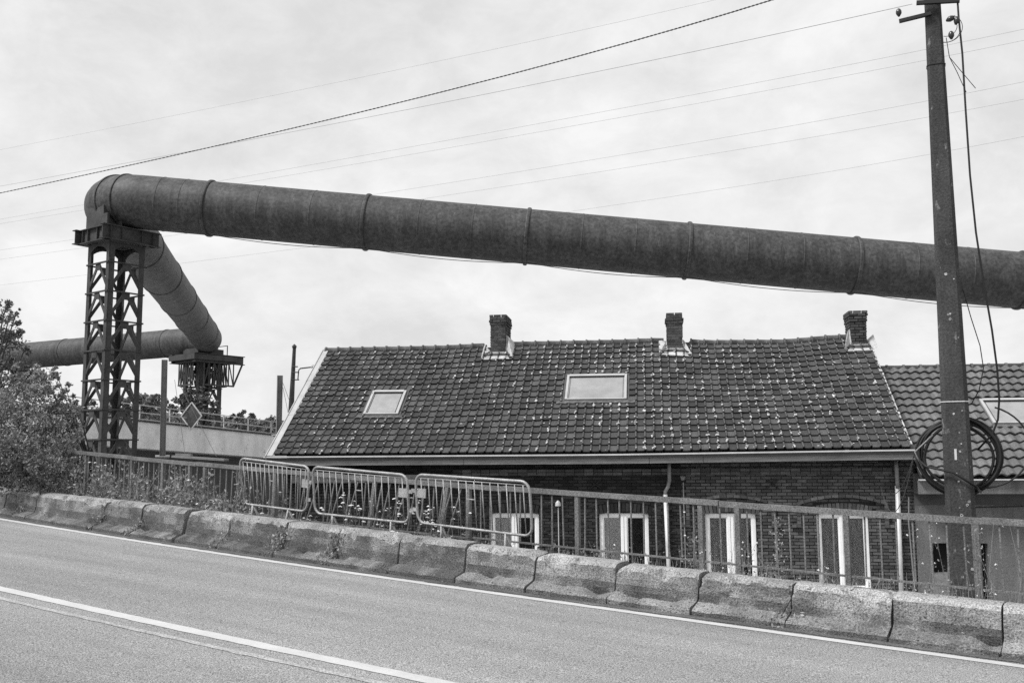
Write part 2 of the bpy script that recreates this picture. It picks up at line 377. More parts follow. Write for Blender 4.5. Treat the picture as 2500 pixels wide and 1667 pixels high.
# ------------------------------------------------------------------ brick house row
EAVE_D, RIDGE_D = 22.0, 25.8
def eave_z(u): return .174+max(0, u+1)*.0085+(.02 if u < -1 else .02)
RZ = [(-9.5, 2.99), (-8.5, 2.99), (-5.7, 2.985), (-3.6, 3.04), (-.9, 3.035), (.1, 3.055), (1.7, 2.965), (3.2, 2.945), (4.76, 3.03), (6, 3.06)]
def ridge_z(u):
    for (a, za), (b, zb) in zip(RZ, RZ[1:]):
        if u <= b:
            f = (u-a)/(b-a); f = f*f*(3-2*f); return za+(zb-za)*f
    return RZ[-1][1]
SLOPE = sqrt(3.8**2+2.82**2)
def roofp(u, r, h=0.):
    """point on the front roof slope, r metres up the slope, h above it"""
    f = r/SLOPE; sag = -.03*sin(pi*min(1, max(0, f)))*(.6+.4*sin(u*.9))
    z = eave_z(u)*(1-f)+ridge_z(u)*f+sag
    nh = Vector((0, 0, 1))*.803-HN*.596
    return HP(u, EAVE_D+(RIDGE_D-EAVE_D)*f, z)+nh*h
UL, UR = -8.62, 5.36
house = thing('brick_house', HP(-1.6, 22.4, ZG), 'long low brick house with three chimneys and a sagging tiled roof', 'house')
WALL_D = 22.36
# wall with window openings
WIN = [(-3.66, -2.56), (-1.22, -.14), (1.08, 2.16), (3.43, 4.50)]
WZ0, WZ1 = -2.75, -1.13
LOW = [(-5.55, -4.55, -2.75, -1.62), (-8.1, -6.9, -2.9, -1.55)]
OPEN = [(a, b, WZ0, WZ1) for a, b in WIN]+LOW
def wall(mb, u0, u1, z0, z1, d, opens, rev=.12):
    us = sorted({u0, u1, *[o[0] for o in opens], *[o[1] for o in opens]}); zs = sorted({z0, z1, *[o[2] for o in opens], *[o[3] for o in opens]})
    us = [x for x in us if u0 <= x <= u1]
    for a, b in zip(us, us[1:]):
        for c, e in zip(zs, zs[1:]):
            mu, mz = (a+b)/2, (c+e)/2
            if any(o[0] < mu < o[1] and o[2] < mz < o[3] for o in opens): continue
            mb.add([HP(a, d, c), HP(b, d, c), HP(b, d, e), HP(a, d, e)], [(0, 1, 2, 3)])
    for (a, b, c, e) in opens:
        mb.add([HP(a, d, c), HP(b, d, c), HP(b, d, e), HP(a, d, e), HP(a, d+rev, c), HP(b, d+rev, c), HP(b, d+rev, e), HP(a, d+rev, e)],
               [(0, 1, 5, 4), (1, 2, 6, 5), (2, 3, 7, 6), (3, 0, 4, 7)])
mb = MB(); wall(mb, -8.45, 5.42, ZG-.1, .15, WALL_D, OPEN)
fw = mb.build('front_wall', 'mortar', house)
mb = MB()
def quad(mb, *p): mb.add(p, [tuple(range(len(p)))])
BD = 29.2
for u in (-8.45, 5.42):
    quad(mb, HP(u, WALL_D, ZG-.1), HP(u, BD, ZG-.1), HP(u, BD, .15), HP(u, 25.8, 2.85), HP(u, WALL_D, .3))
quad(mb, HP(-8.45, BD, ZG-.1), HP(5.42, BD, ZG-.1), HP(5.42, BD, .15), HP(-8.45, BD, .15))
mb.build('gable_wall', 'brick_dark', house)
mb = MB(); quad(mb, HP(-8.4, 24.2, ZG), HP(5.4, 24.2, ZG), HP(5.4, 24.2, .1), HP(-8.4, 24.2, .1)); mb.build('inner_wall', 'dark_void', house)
# bricks
def brick_mesh(mb, u, z, w, h, d0, proud=.012, tone=.5, rot=0.):
    """one brick: front face and four sides, in house coordinates, slightly uneven"""
    mb.tone = tone; c, s_ = cos(rot), sin(rot); j = lambda: rnd.uniform(-.003, .003)
    vs = []
    for dd, k in ((d0-proud-abs(j()), 1.), (d0+.01, 1.)):
        for a, b in ((-w/2, -h/2), (w/2, -h/2), (w/2, h/2), (-w/2, h/2)):
            a += j(); b += j(); vs.append(HP(u+a*c-b*s_, dd, z+a*s_+b*c))
    mb.add(vs, [(0, 1, 2, 3), (0, 4, 5, 1), (1, 5, 6, 2), (2, 6, 7, 3), (3, 7, 4, 0)])
SPLIT = .60
CH = .0695
field_l, field_r, field_p = MB(), MB(), MB(); nb_parts = 0
def inside(u, z, w):
    for (a, b, c, e) in OPEN:
        if a-w/2-.005 < u < b+w/2+.005 and c-.035 < z < e+.035: return True
    return False
row = 0; z = ZG+.03
cand = []
while z < .1:
    u = -8.45+(.1075 if row % 2 else 0)
    while u < 5.42:
        w = .203
        lo, hi = u, u+w
        for (a, b, c, e) in OPEN:
            if c-.035 < z < e+.035:
                if lo < a < hi: hi = a
                elif lo < b < hi: lo = b
                elif a <= lo and hi <= b: hi = lo
        if hi-lo > .03: cand.append(((lo+hi)/2, z, hi-lo, row))
        u += .215
    z += CH; row += 1
vis = [c for c in cand if c[0] > SPLIT and -2.6 < c[1] < -.45]
vis.sort(key=lambda c: (abs(c[0]-2.8) > 2.0, abs(c[1]+1.6)))
chosen = set(id(c) for c in vis[:240])
for c in cand:
    u, z, w, r_ = c
    if -1.13 < z < -.86 and any(a-.12 < u < b+.12 for a, b in WIN): continue      # arch area
    if id(c) in chosen:
        b_ = MB(); brick_mesh(b_, u, z, w-.004, .054, WALL_D, rnd.uniform(.008, .028), rnd.random()); b_.build('brick', 'brick', fw)
    else:
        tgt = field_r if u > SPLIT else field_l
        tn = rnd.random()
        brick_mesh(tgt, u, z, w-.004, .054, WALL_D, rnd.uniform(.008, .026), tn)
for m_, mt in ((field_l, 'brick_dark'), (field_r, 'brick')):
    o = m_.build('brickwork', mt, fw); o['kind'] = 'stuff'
# pale mortar remains on the dark half
pm = MB()
for k in range(150):
    u = rnd.choice([rnd.uniform(-2.5, -1.25), rnd.uniform(-.1, .5), rnd.uniform(-4.4, -3.7)]); z = ZG+.03+CH*(round((rnd.uniform(-2.7, -.9)-ZG)/CH)+.5)
    w = rnd.uniform(.03, .16); pm.add([HP(u, WALL_D-.005, z-.006), HP(u+w, WALL_D-.005, z-.004), HP(u+w, WALL_D-.005, z+.005), HP(u, WALL_D-.005, z+.006)], [(0, 1, 2, 3)])
o = pm.build('pale_joint', 'joint_pale', fw); o['kind'] = 'stuff'
# arches over the windows
for wi, (a, b) in enumerate(WIN):
    mc = (a+b)/2; half = (b-a)/2; dark = wi < 2
    R_ = 2.6
    mt = 'brick_dark' if dark else 'brick'
    nv = 15
    for k in range(nv):
        x = -half-.08+(2*half+.16)*(k+.5)/nv; zz = WZ1+.015+sqrt(R_*R_-x*x)-sqrt(R_*R_-half*half)-.045
        m1 = MB(); brick_mesh(m1, mc+x, zz+.10, .068, .19, WALL_D, rnd.uniform(.015, .03), rnd.random(), -x/R_); m1.build('brick', mt, fw)
    nh = 9 if dark else 13
    for k in range(nh):
        ex = .22 if dark else .40; x = -half-ex+(2*half+2*ex)*(k+.5)/nh; zz = WZ1+(.27 if dark else .37)+sqrt(R_*R_-x*x)-R_
        m1 = MB(); brick_mesh(m1, mc+x, zz, (2*half+2*ex)/nh-.01, .06, WALL_D, .018 if dark else .085, rnd.random(), -x/R_); m1.build('brick', mt, fw)
    if not dark:
        for sg in (-1, 1):
            for j in range(5):
                m1 = MB(); brick_mesh(m1, mc+sg*(half+.37), WZ1+.15-.085*j, .075, .075, WALL_D, .075, rnd.random()); m1.build('brick', mt, fw)
            for j in range(2):
                m1 = MB(); brick_mesh(m1, mc+sg*(half+.37+.1*j), WZ1-.265, .09, .06, WALL_D, .075, rnd.random()); m1.build('brick', mt, fw)
# projecting courses under the eaves
for z, pr in ((-.27, .05), (-.20, .08)):
    m1 = MB(); u = -4.5
    while u < 5.3:
        brick_mesh(m1, u+.1, z, .2, .06, WALL_D, pr, rnd.random()); u += .212
    o = m1.build('string_course', 'brick', fw); o['kind'] = 'stuff'
# iron cross anchors
for uu in (-1.29, 2.54):
    m1 = MB()
    for sg in (-1, 1): m1.bar(HP(uu-.12, WALL_D-.045-.01*sg, -.5-.09*sg), HP(uu+.12, WALL_D-.045-.01*sg, -.5+.09*sg), .03, .02)
    m1.build('wall_anchor', 'cable', house)
# windows
def window(a, b, c, e, blind, curt):
    d = WALL_D+.07; fr = .075
    mb = MB()
    X, Y, Z = HU, HN, ZV
    def bx(u0, u1, z0, z1, dd, th, m_=mb): m_.frame_box(HP((u0+u1)/2, dd, (z0+z1)/2), X, Y, Z, (u1-u0)/2, th/2, (z1-z0)/2)
    bx(a+.004, a+fr, c+.004, e-.004, d, .07); bx(b-fr, b-.004, c+.004, e-.004, d, .07)
    bx(a+fr, b-fr, e-fr, e-.004, d, .066); bx(a+fr, b-fr, c+.004, c+fr, d, .066)
    w = mb.build('window', 'white_frame', house)
    m = (a+b)/2
    mb2 = MB(); bx(m-.06, m-.004, c+fr, e-fr, d-.012, .07, mb2); bx(m+.004, m+.06, c+fr, e-fr, d-.006, .07, mb2); mb2.build('mullion', 'white_frame', w)
    for (p, q) in ((a+fr, m-.06), (m+.06, b-fr)):
        mb3 = MB(); bx(p, p+.028, c+fr, e-fr, d+.008, .05, mb3); bx(q-.028, q, c+fr, e-fr, d+.008, .05, mb3); bx(p+.028, q-.028, e-fr-.03, e-fr, d+.008, .05, mb3); bx(p+.028, q-.028, c+fr, c+fr+.03, d+.008, .05, mb3)
        mb3.build('casement', 'white_frame', w)
        mb4 = MB(); bx(p+.028, q-.028, c+fr+.03, e-fr-.03, d+.014, .006, mb4); mb4.build('pane', 'window_glass', w)
    if blind:
        mb5 = MB(); bx(a+fr, m-.07, e-fr-1.02, e-fr, d+.03, .008, mb5); mb5.build('roller_blind', 'blind', w)
        mb5 = MB(); bx(a+fr, m-.07, c+.3, e-fr-1.05, d+.05, .01, mb5); mb5.build('curtain', 'curtain', w)
    if curt:
        for (p, q, fold) in ((a+fr, m-.03, 0), (m+.03, b-fr, curt)):
            mb6 = MB(); nn = 26; vs = []
            for i in range(nn+1):
                f = i/nn
                for zf in (0, .5, 1):
                    uu = p+(q-p)*f
                    if fold == 2: uu = p+(q-p)*f*(1-.62*(1-zf))        # gathered to one side lower down
                    vs.append(HP(uu, d+.045+.010*sin(f*38+zf), c+.05+(e-c-.1)*zf))
            mb6.add(vs, [(i*3+k, (i+1)*3+k, (i+1)*3+k+1, i*3+k+1) for i in range(nn) for k in range(2)]); mb6.build('curtain', 'curtain', w)
    mb7 = MB(); bx(a-.04, b+.04, c-.07, c-.004, WALL_D-.03, .14, mb7); mb7.build('sill', 'flashing', w)
for i, (a, b) in enumerate(WIN): window(a, b, WZ0, WZ1, i < 2, 0 if i < 2 else (2 if i == 2 else 1))
for (a, b, c, e) in LOW: window(a, b, c, e, False, 1)
# pale board band under the left end of the eaves
mb = MB(); mb.frame_box(HP(-6.35, WALL_D-.09, -.36), HU, HN, ZV, 1.95, .05, .09); mb.build('timber_lintel', 'fascia', house)
# fascia, gutter
def eave_run(mb, u0, u1, d, dz0, dz1, th):
    k = 14
    for i in range(k):
        a, b = u0+(u1-u0)*i/k, u0+(u1-u0)*(i+1)/k
        za, zb = eave_z(a)-.01, eave_z(b)-.01
        mb.add([HP(a, d, za+dz0), HP(b, d, zb+dz0), HP(b, d, zb+dz1), HP(a, d, za+dz1), HP(a, d+th, za+dz0), HP(b, d+th, zb+dz0), HP(b, d+th, zb+dz1), HP(a, d+th, za+dz1)],
               [(0, 1, 2, 3), (5, 4, 7, 6), (3, 2, 6, 7), (1, 0, 4, 5)]+([(0, 3, 7, 4)] if i == 0 else [])+([(1, 5, 6, 2)] if i == k-1 else []))
for (a, b) in ((-8.8, -4.2), (-4.19, -.1), (1.06, 5.46), (-.09, 1.05)):
    mb = MB(); off = rnd.uniform(0, .012); eave_run(mb, a, b, 21.93+off, -.235, -.11, .05); mb.build('fascia_board', 'fascia', house)
mb = MB(); eave_run(mb, -8.8, 5.46, 21.90, -.115, -.06, .12); mb.build('gutter', 'gutter_dark', house)
mb = MB(); eave_run(mb, -8.82, 5.48, 21.86, -.055, -.022, .05); mb.build('gutter_lip', 'zinc', house)
mb = MB(); quad(mb, HP(-8.7, 21.98, -.05), HP(5.4, 21.98, -.03), HP(5.4, WALL_D, -.03), HP(-8.7, WALL_D, -.05)); mb.build('soffit', 'gutter_dark', house)
# downpipes
mb = MB(); mb.tube([HP(.335, 22.2, -.05), HP(.33, 22.22, -.42), HP(.30, 22.24, -.55), HP(.24, 22.25, -.66), HP(.235, 22.25, -.75)], .04, 12); dp = mb.build('downpipe', 'fascia', house, True)
mb = MB(); mb.tube([HP(.235, 22.25, -.72), HP(.30, 22.25, ZG)], .047, 12); mb.build('lower_pipe', 'zinc', dp, True)
mb = MB(); mb.tube([HP(5.09, 22.2, -.02), HP(5.10, 22.22, -.6)], .042, 12); dp = mb.build('downpipe', 'fascia', house, True)
mb = MB(); mb.tube([HP(5.10, 22.24, -.55), HP(5.06, 22.25, ZG)], .05, 12); mb.build('lower_pipe', 'zinc', dp, True)
mb = MB(); mb.tube([HP(.63, 22.3, -.46), HP(.64, 22.3, ZG)], .013, 6); cp_ = mb.build('conduit', 'post_steel', house)
for zz in (-1.1, -1.6, -2.1): 
    mb = MB(); mb.frame_box(HP(.635, 22.29, zz), HU, HN, ZV, .02, .02, .012); mb.build('clip', 'white_frame', cp_)
mb = MB(); mb.tube([HP(.62, 22.26, -.41), HP(.62, 22.24, -.33)], [.035, .06], 12); mb.build('round_cap', 'fascia', cp_)
mb = MB(); mb.tube([HP(-2.12, 22.3, -1.0), HP(-2.11, 22.3, ZG)], .012, 6); cp_ = mb.build('conduit', 'zinc', house)
mb = MB(); mb.tube([HP(-2.12, 22.27, -.97), HP(-2.12, 22.27, -.90), HP(-2.12, 22.27, -.85)], [.07, .06, .02], 12); mb.build('lamp_cap', 'zinc', cp_)
mb = MB(); mb.tube([HP(5.33, 22.28, -.78), HP(5.30, 22.28, -1.3), HP(5.38, 22.28, ZG)], .014, 6); mb.build('conduit', 'post_steel', house)
# roof
roof = MB()
NU = 60
vs = []; fs = []
for i in range(NU+1):
    u = UL+(UR-UL)*i/NU
    for j in range(7): vs.append(roofp(u, SLOPE*j/6, -.02))
fs = [(i*7+j, (i+1)*7+j, (i+1)*7+j+1, i*7+j+1) for i in range(NU) for j in range(6)]
roof.add(vs, fs)
vs = []
for i in range(NU+1):
    u = UL+(UR-UL)*i/NU; vs += [HP(u, 25.8, ridge_z(u)-.02), HP(u, 29.6, .12)]
roof.add(vs, [(2*i, 2*i+2, 2*i+3, 2*i+1) for i in range(NU)])
roof = roof.build('roof', 'mortar', house)
SKY1, SKY2 = (-6.89, -6.03, 1.58, 2.62), (-2.06, -.60, 2.03, 3.12)
CHIM = [(-4.15, -3.75, 25.5, 26.45), (.41, .80, 25.5, 26.2), (4.93, 5.31, 25.5, 26.2)]
PW, ROWS = .197, 19; GAUGE = (SLOPE-.02)/ROWS
def tile_profile(rib):   # (x, height) across one tile, rib at the right edge
    if rib: return [(0, .004), (.05, 0), (.146, .002), (.154, .028), (.171, .042), (.188, .028), (.196, .006)]
    return [(PITCH2*k/8, .026*(1-cos(2*pi*k/8+1.2))/1.) for k in range(9)]
PITCH2 = .217
def tile_mesh(prof, ln, lift, th):
    vs = []; m = len(prof)
    for y, zo in ((-.02, lift), (ln*.5, lift*.55), (ln, .0)):
        for x, h in prof: vs.append((x, y, h+zo))
    for x, h in prof: vs.append((x, -.02, h+lift-th))
    fs = [(r*m+k, r*m+k+1, (r+1)*m+k+1, (r+1)*m+k) for r in range(2) for k in range(m-1)]
    fs += [(3*m+k, 3*m+k+1, k+1, k) for k in range(m-1)]
    fs += [(3*m+m-1, 2*m+m-1, m+m-1, m-1), (3*m, 0, m, 2*m)]
    return vs, fs
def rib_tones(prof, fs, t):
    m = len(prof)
    return [t+(.9 if prof is RIBP and f[0] < 2*m and prof[f[0] % m][1] > .015 else 0) for f in fs]  # rib tops lighter: wear plus a catch of light put into the tone
RIBP = tile_profile(True)
def tile_bank(name, prof, ln, lift, th, m_, nvar=8):
    bank = []
    for k in range(nvar):
        vs, fs = tile_mesh(prof, ln, lift+rnd.uniform(-.004, .006), th)
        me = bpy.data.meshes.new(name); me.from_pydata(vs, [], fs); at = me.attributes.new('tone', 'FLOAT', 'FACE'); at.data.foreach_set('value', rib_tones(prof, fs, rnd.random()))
        me.materials.append(MATS[m_]); bank.append(me)
    return bank
def tile_frame(P, u, r, du, dr, jit=1.):
    o = P(u, r, 0); ax = (P(u+du, r, 0)-o).normalized(); ay = (P(u, r+dr, 0)-o).normalized(); az = ax.cross(ay).normalized(); ay = az.cross(ax)
    a = rnd.uniform(-.014, .014)*jit; b = rnd.uniform(-.015, .015)*jit
    ax2 = ax*cos(a)+ay*sin(a); ay2 = ay*cos(a)-ax*sin(a); ax2 = (ax2+az*b).normalized(); az = ax2.cross(ay2).normalized()
    M4 = Matrix((ax2, ay2, az)).transposed().to_4x4(); M4.translation = o+ax*rnd.uniform(-.004, .004)*jit+ay*rnd.uniform(-.008, .008)*jit+az*rnd.uniform(0, .006)*jit
    return M4
def covered(u, r):
    for (a, b, c, e) in (SKY1, SKY2):
        if a-.14 < u and u+PW < b+.14 and c-.1 < r+.06 and r+GAUGE < e+.2: return True
    D = EAVE_D+3.8*(r+.12)/SLOPE
    for (a, b, c, e) in CHIM:
        if a-.05 < u+.1 < b+.05 and D > c+.02: return True
    return False
bank = tile_bank('tile', RIBP, GAUGE+.05, .046, .03, 'roof_tile')
field = MB(); n_parts = 0; ncol = int((UR-UL)/PW)
prof = RIBP
lich = MB()
def lichen_d(u, r):
    f = r/SLOPE
    d = .10+.35*max(0, nz((u*.55, r*.7, 0), 1, 2))+.25*max(0, nz((u*2.2, r*.5, 1), 1, 4))
    d += .85*math.exp(-((u+1.9)/1.6)**2-((r-4.0)/.55)**2)        # below the middle ridge
    d += .75*math.exp(-((u-2.0)/.8)**2-((r-1.5)/.9)**2)
    d += .45*math.exp(-((u-.1)/1.1)**2-((r-2.9)/.9)**2)
    d += .55*math.exp(-((u+1.2)/1.2)**2-((r-1.5)/.35)**2)
    d += .40*math.exp(-((u-3.9)/.7)**2-((r-2.3)/.9)**2)
    return d
def lichen_blob(p, ax, ay, az, sz, el):
    k = 7; vs = [p+az*(.010+sz*.15)]
    for i in range(k):
        a = 2*pi*i/k; q = sz*rnd.uniform(.5, 1.15); vs.append(p+ax*cos(a)*q+ay*sin(a)*q*el+az*rnd.uniform(.001, .006))
    lich.tone = rnd.random(); lich.add(vs, [(0, i+1, (i+1) % k+1) for i in range(k)])
for rI in range(ROWS):
    for c in range(ncol+1):
        u = UL+c*PW; r = rI*GAUGE+.01
        if u+PW > UR+.06 or covered(u, r): continue
        odd = rnd.random() < .03
        Mx = tile_frame(roofp, u, r-(rnd.uniform(.0, .05) if odd else 0), PW, GAUGE, 2.6 if odd else 1.)
        if n_parts < 300 and rI < 5:
            o = link('tile', rnd.choice(bank), roof); o.matrix_world = Mx; o.matrix_local = Mx; n_parts += 1
        else:
            vs, fs = tile_mesh(prof, GAUGE+.05, .046+rnd.uniform(-.006, .010), .03); field.tone = rnd.random()
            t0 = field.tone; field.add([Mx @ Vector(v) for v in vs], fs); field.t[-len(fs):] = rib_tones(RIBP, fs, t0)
        ax, ay, az = Mx.col[0].xyz, Mx.col[1].xyz, Mx.col[2].xyz
        d = lichen_d(u, r)
        if rnd.random() < d:
            cx_, cy_ = .168-abs(rnd.gauss(0, .012)), rnd.uniform(.0, .07)
            for _ in range(rnd.randint(2, 9)):
                lx = min(.19, cx_+rnd.gauss(0, .016)); ly = cy_+rnd.gauss(0, .036)
                lichen_blob(Mx @ Vector((lx, ly, .040+.046*(1-ly/GAUGE)-max(0, .160-lx)*1.1)), ax, ay, az, rnd.uniform(.009, .028), rnd.uniform(.8, 1.7))
        elif rnd.random() < .40:
            lichen_blob(Mx @ Vector((.172, rnd.uniform(-.01, .05), .083)), ax, ay, az, rnd.uniform(.009, .019), 2.0)
        if rnd.random() < .03+.12*d:
            lichen_blob(Mx @ Vector((rnd.uniform(.03, .14), rnd.uniform(.02, .15), .036)), ax, ay, az, rnd.uniform(.012, .035), rnd.uniform(.4, .9))
o = field.build('tile_field', 'roof_tile', roof); o['kind'] = 'stuff'
o = lich.build('lichen', 'lichen', roof); o['kind'] = 'stuff'
# ridge tiles
u = UL-.1; k = 0
while u < 4.86:
    if not any(a-.08 < u+.15 < b+.08 for a, b, _, _ in CHIM[:2]):
        a, b = HP(u, 25.8, ridge_z(u)+.01), HP(u+.335, 25.8, ridge_z(u+.335)+.01)
        mb = MB(); d = (b-a).normalized()
        mb.tube([a, a+d*.04, a+d*.045, a+d*.31, b+d*.0], [.118, .118, .097, .09, .088], 14); mb.build('ridge_tile', 'ridge_tile', roof, True)
    u += .335
# barge board, verge mortar line
mb = MB()
for dd, zz, hh in ((-.13, .035, .16),):
    for j in range(3):
        r0, r1 = SLOPE*j/3-.1*(j == 0), SLOPE*(j+1)/3+.02
        a0, a1 = roofp(UL, r0, .05+.004*j), roofp(UL, r1, .05+.004*j)
        mb.bar(a0-HU*.075, a1-HU*.075, .15, .02, up=(ZV*.803-HN*.596))
        mb.bar(a0-HU*.15-ZV*.07, a1-HU*.15-ZV*.07, .02, .17)
mb.build('barge_board', 'barge_board', house)
mb = MB(); 
for j in range(24):
    r0 = .12+j*.165; p = roofp(UR+.035, r0, .0)
    mb.tone = rnd.random(); mb.bar(p, roofp(UR+.035, r0+rnd.uniform(.08, .165), 0), rnd.uniform(.02, .05), .03, up=(ZV*.803-HN*.596))
mb.build('verge_mortar', 'flashing', roof)
# skylights
def skylight(a, b, r0, r1, P, par):
    mb = MB(); t_ = .055; h = .09
    ax = HU; c0 = P((a+b)/2, r0, 0); c1 = P((a+b)/2, r1, 0); ay = (c1-c0).normalized(); ax = (P(b, r0, 0)-P(a, r0, 0)).normalized(); az = ax.cross(ay).normalized()
    cx, cy = (a+b)/2, (r0+r1)/2; C = P(cx, cy, 0)
    def bx(m_, x0, x1, y0, y1, z0, z1): m_.frame_box(C+ax*((x0+x1)/2-cx)+ay*((y0+y1)/2-cy)+az*(z0+z1)/2, ax, ay, az, (x1-x0)/2, (y1-y0)/2, (z1-z0)/2)
    bx(mb, a, a+t_, r0, r1, -.05, h); bx(mb, b-t_, b, r0, r1, -.05, h); bx(mb, a+t_, b-t_, r0, r0+t_*.6, -.05, h-.004); bx(mb, a+t_, b-t_, r1-t_*1.5, r1, -.05, h+.012)
    w = mb.build('skylight', 'barge_board', par)
    mb = MB(); bx(mb, a+t_, b-t_, r0+t_*.6, r1-t_*1.5, h-.035, h-.025); mb.build('pane', 'skylight_glass', w)
    mb = MB(); bx(mb, a+t_+.03, a+t_+.036, r0+t_, r1-t_*1.5, h-.02, h-.012); bx(mb, b-t_-.036, b-t_-.03, r0+t_, r1-t_*1.5, h-.02, h-.012); bx(mb, a+t_, b-t_, r1-t_*1.5-.03, r1-t_*1.5, h-.03, h-.004); mb.build('seal', 'cable', w)
    mb = MB(); bx(mb, a-.06, a-.004, r0-.02, r1+.03, .0, .05); bx(mb, b+.004, b+.06, r0-.02, r1+.03, .0, .05); bx(mb, a-.06, b+.06, r1+.004, r1+.10, .0, .05); mb.build('side_flashing', 'gutter_dark', w)
    vs = []; nn = 60
    for i in range(nn+1):
        x = a-.2+(b-a+.4)*i/nn; wv = .014*(1-cos(2*pi*(x-a)/PW*1.))
        for y, z in ((r0-.005, .045), (r0-.10, .05+wv), (r0-.135-wv*.4, .052+wv), (r0-.135-wv*.4, .02)): vs.append(C+ax*(x-cx)+ay*(y-cy)+az*z)
    mb = MB(); mb.add(vs, [(i*4+k, (i+1)*4+k, (i+1)*4+k+1, i*4+k+1) for i in range(nn) for k in range(3)]); mb.build('apron', 'ridge_tile', w)
skylight(*SKY1, roofp, roof); skylight(*SKY2, roofp, roof)
# chimneys
for ci, (a, b, d0, d1) in enumerate(CHIM):
    ztop = (3.80, 3.74, 3.66)[ci]; zb = 2.5
    mb = MB(); mb.frame_box(HP((a+b)/2, (d0+d1)/2, (zb+ztop-.03)/2), HU, HN, ZV, (b-a)/2-.012, (d1-d0)/2-.012, (ztop-.03-zb)/2)
    ch = mb.build('chimney', 'joint_pale' if ci != 2 else 'mortar', house)
    z = 2.72; row = 0
    while z < ztop-.03:
        over = .0
        if z > ztop-.30: over = .018
        if z > ztop-.21 and ci != 2: over = .034
        if z > ztop-.13: over = .02 if ci == 0 else .034 if ci == 2 else .0
        for (axis, lo, hi, fixed, sg) in (('u', a, b, d0, -1), ('u', a, b, d1, 1), ('d', d0, d1, a, -1), ('d', d0, d1, b, 1)):
            x = lo-over; ln0 = .195 if (row % 2 == (axis == 'd')) else .095; first = True
            while x < hi+over-.02:
                ln = ln0 if first else .195; first = False
                e = min(x+ln, hi+over)
                c = (x+e)/2; hw = (e-x)/2-.006
                pr = over+rnd.uniform(-.003, .004)
                m1 = MB(); m1.tone = rnd.random()
                if axis == 'u': m1.frame_box(HP(c, fixed+sg*(pr-.02), z+.03), HU, HN, ZV, hw, .028, .0265)
                else: m1.frame_box(HP(fixed+sg*(pr-.02), c, z+.03), HU, HN, ZV, .026, hw-.012, .0265)
                if sg < 0 or (axis == 'd' and ci == 0) or z > 3.1: m1.build('brick', 'chimney_brick', ch)
                x = e+.008
        z += .07; row += 1
    # mortar flaunching and lead skirt
    mb = MB()
    u0, u1 = a-.07, b+.07
    def rp(u, d): return (d-EAVE_D)/3.8*SLOPE
    rf = rp(a, d0)
    mb.add([roofp(a-.16, rf-.34, .06), roofp(b+.14, rf-.36, .06), HP(b+.012, d0-.03, 2.80), HP(a-.012, d0-.03, 2.80)], [(0, 1, 2, 3)])
    mb.frame_box(HP((a+b)/2, d0-.028, 2.80), HU, HN, ZV, (b-a)/2+.014, .02, .05)
    hL, hR = ((2.9, 3.28), (3.02, 3.06), (3.22, 2.98))[ci]
    for sg, ue, hh in ((-1, a, hL), (1, b, hR)):
        e = ue+sg*.035; f = ue+sg*.21
        mb.add([HP(e, d0-.03, 2.74), HP(e, d0+.12, hh), HP(e, 26.05, hh-.12), roofp(f, SLOPE+.03, .07), roofp(f, rf-.26, .065)], [(0, 1, 2, 3, 4)])
        mb.add([HP(e, d0-.03, 2.74), HP(ue, d0-.02, 2.9), HP(ue, d0+.12, hh+.03), HP(e, d0+.12, hh)], [(0, 1, 2, 3)])
        mb.add([HP(e, d0-.03, 2.74), roofp(f, rf-.26, .065), roofp(ue, rf-.26, .065)], [(0, 1, 2)])
    mb.build('flaunching', 'flashing', ch)

# ------------------------------------------------------------------ neighbouring rendered house with pantile roof
nbr = thing('rendered_house', HP(9, 22.3, ZG), 'low rendered house with wavy pantile roof behind the concrete pole', 'house')
ND0, ND1, NZ0, NZ1 = 21.75, 25.7, -.37, 2.24
NS = sqrt((ND1-ND0)**2+(NZ1-NZ0)**2)
def nroof(u, r, h=0.):
    f = r/NS; return HP(u, ND0+(ND1-ND0)*f, NZ0+(NZ1-NZ0)*f)+(ZV*(ND1-ND0)-HN*(NZ1-NZ0)).normalized()*h
NU0, NU1 = 5.46, 14.4
mb = MB(); mb.add([nroof(NU0, 0, -.02), nroof(NU1, 0, -.02), nroof(NU1, NS, -.02), nroof(NU0, NS, -.02), HP(NU0, 29.6, NZ0), HP(NU1, 29.6, NZ0)], [(0, 1, 2, 3), (3, 2, 5, 4)])
nrf = mb.build('roof', 'mortar', nbr)
NROWS = 15; NG = NS/NROWS
prof2 = [(PITCH2*k/10, .046*(.5-.5*cos(2*pi*((k/10+.28) % 1)))**.8) for k in range(11)]
bank2 = tile_bank('pantile', prof2, NG+.05, .065, .032, 'pantile')
nfield = MB(); cnt = 0
for c in range(int((NU1-NU0)/PITCH2)):
    for rI in range(NROWS):
        u = NU0+c*PITCH2; r = rI*NG
        if 7.5-.1 < u+.1 < 8.62+.1 and 1.95 < r+.1 < 3.05: continue
        Mx = tile_frame(nroof, u, r+.01, PITCH2, NG, .4)
        if cnt < 300:
            o = link('pantile', rnd.choice(bank2), nrf); o.matrix_world = Mx; o.matrix_local = Mx; cnt += 1
        else:
            vs, fs = tile_mesh(prof2, NG+.05, .065, .032); nfield.tone = rnd.random(); nfield.add([Mx @ Vector(v) for v in vs], fs)
o = nfield.build('pantile_field', 'pantile', nrf); o['kind'] = 'stuff'
u = NU0-.1
while u < NU1:
    a, b = nroof(u, NS, .0), nroof(u+.4, NS, .0); d = (b-a).normalized()
    mb = MB(); mb.tube([a, a+d*.05, a+d*.055, b], [.10, .10, .085, .08], 12); mb.build('ridge_tile', 'ridge_tile', nrf, True); u += .4
skylight(7.47, 8.65, 2.0, 3.05, nroof, nrf)
NW = 22.3
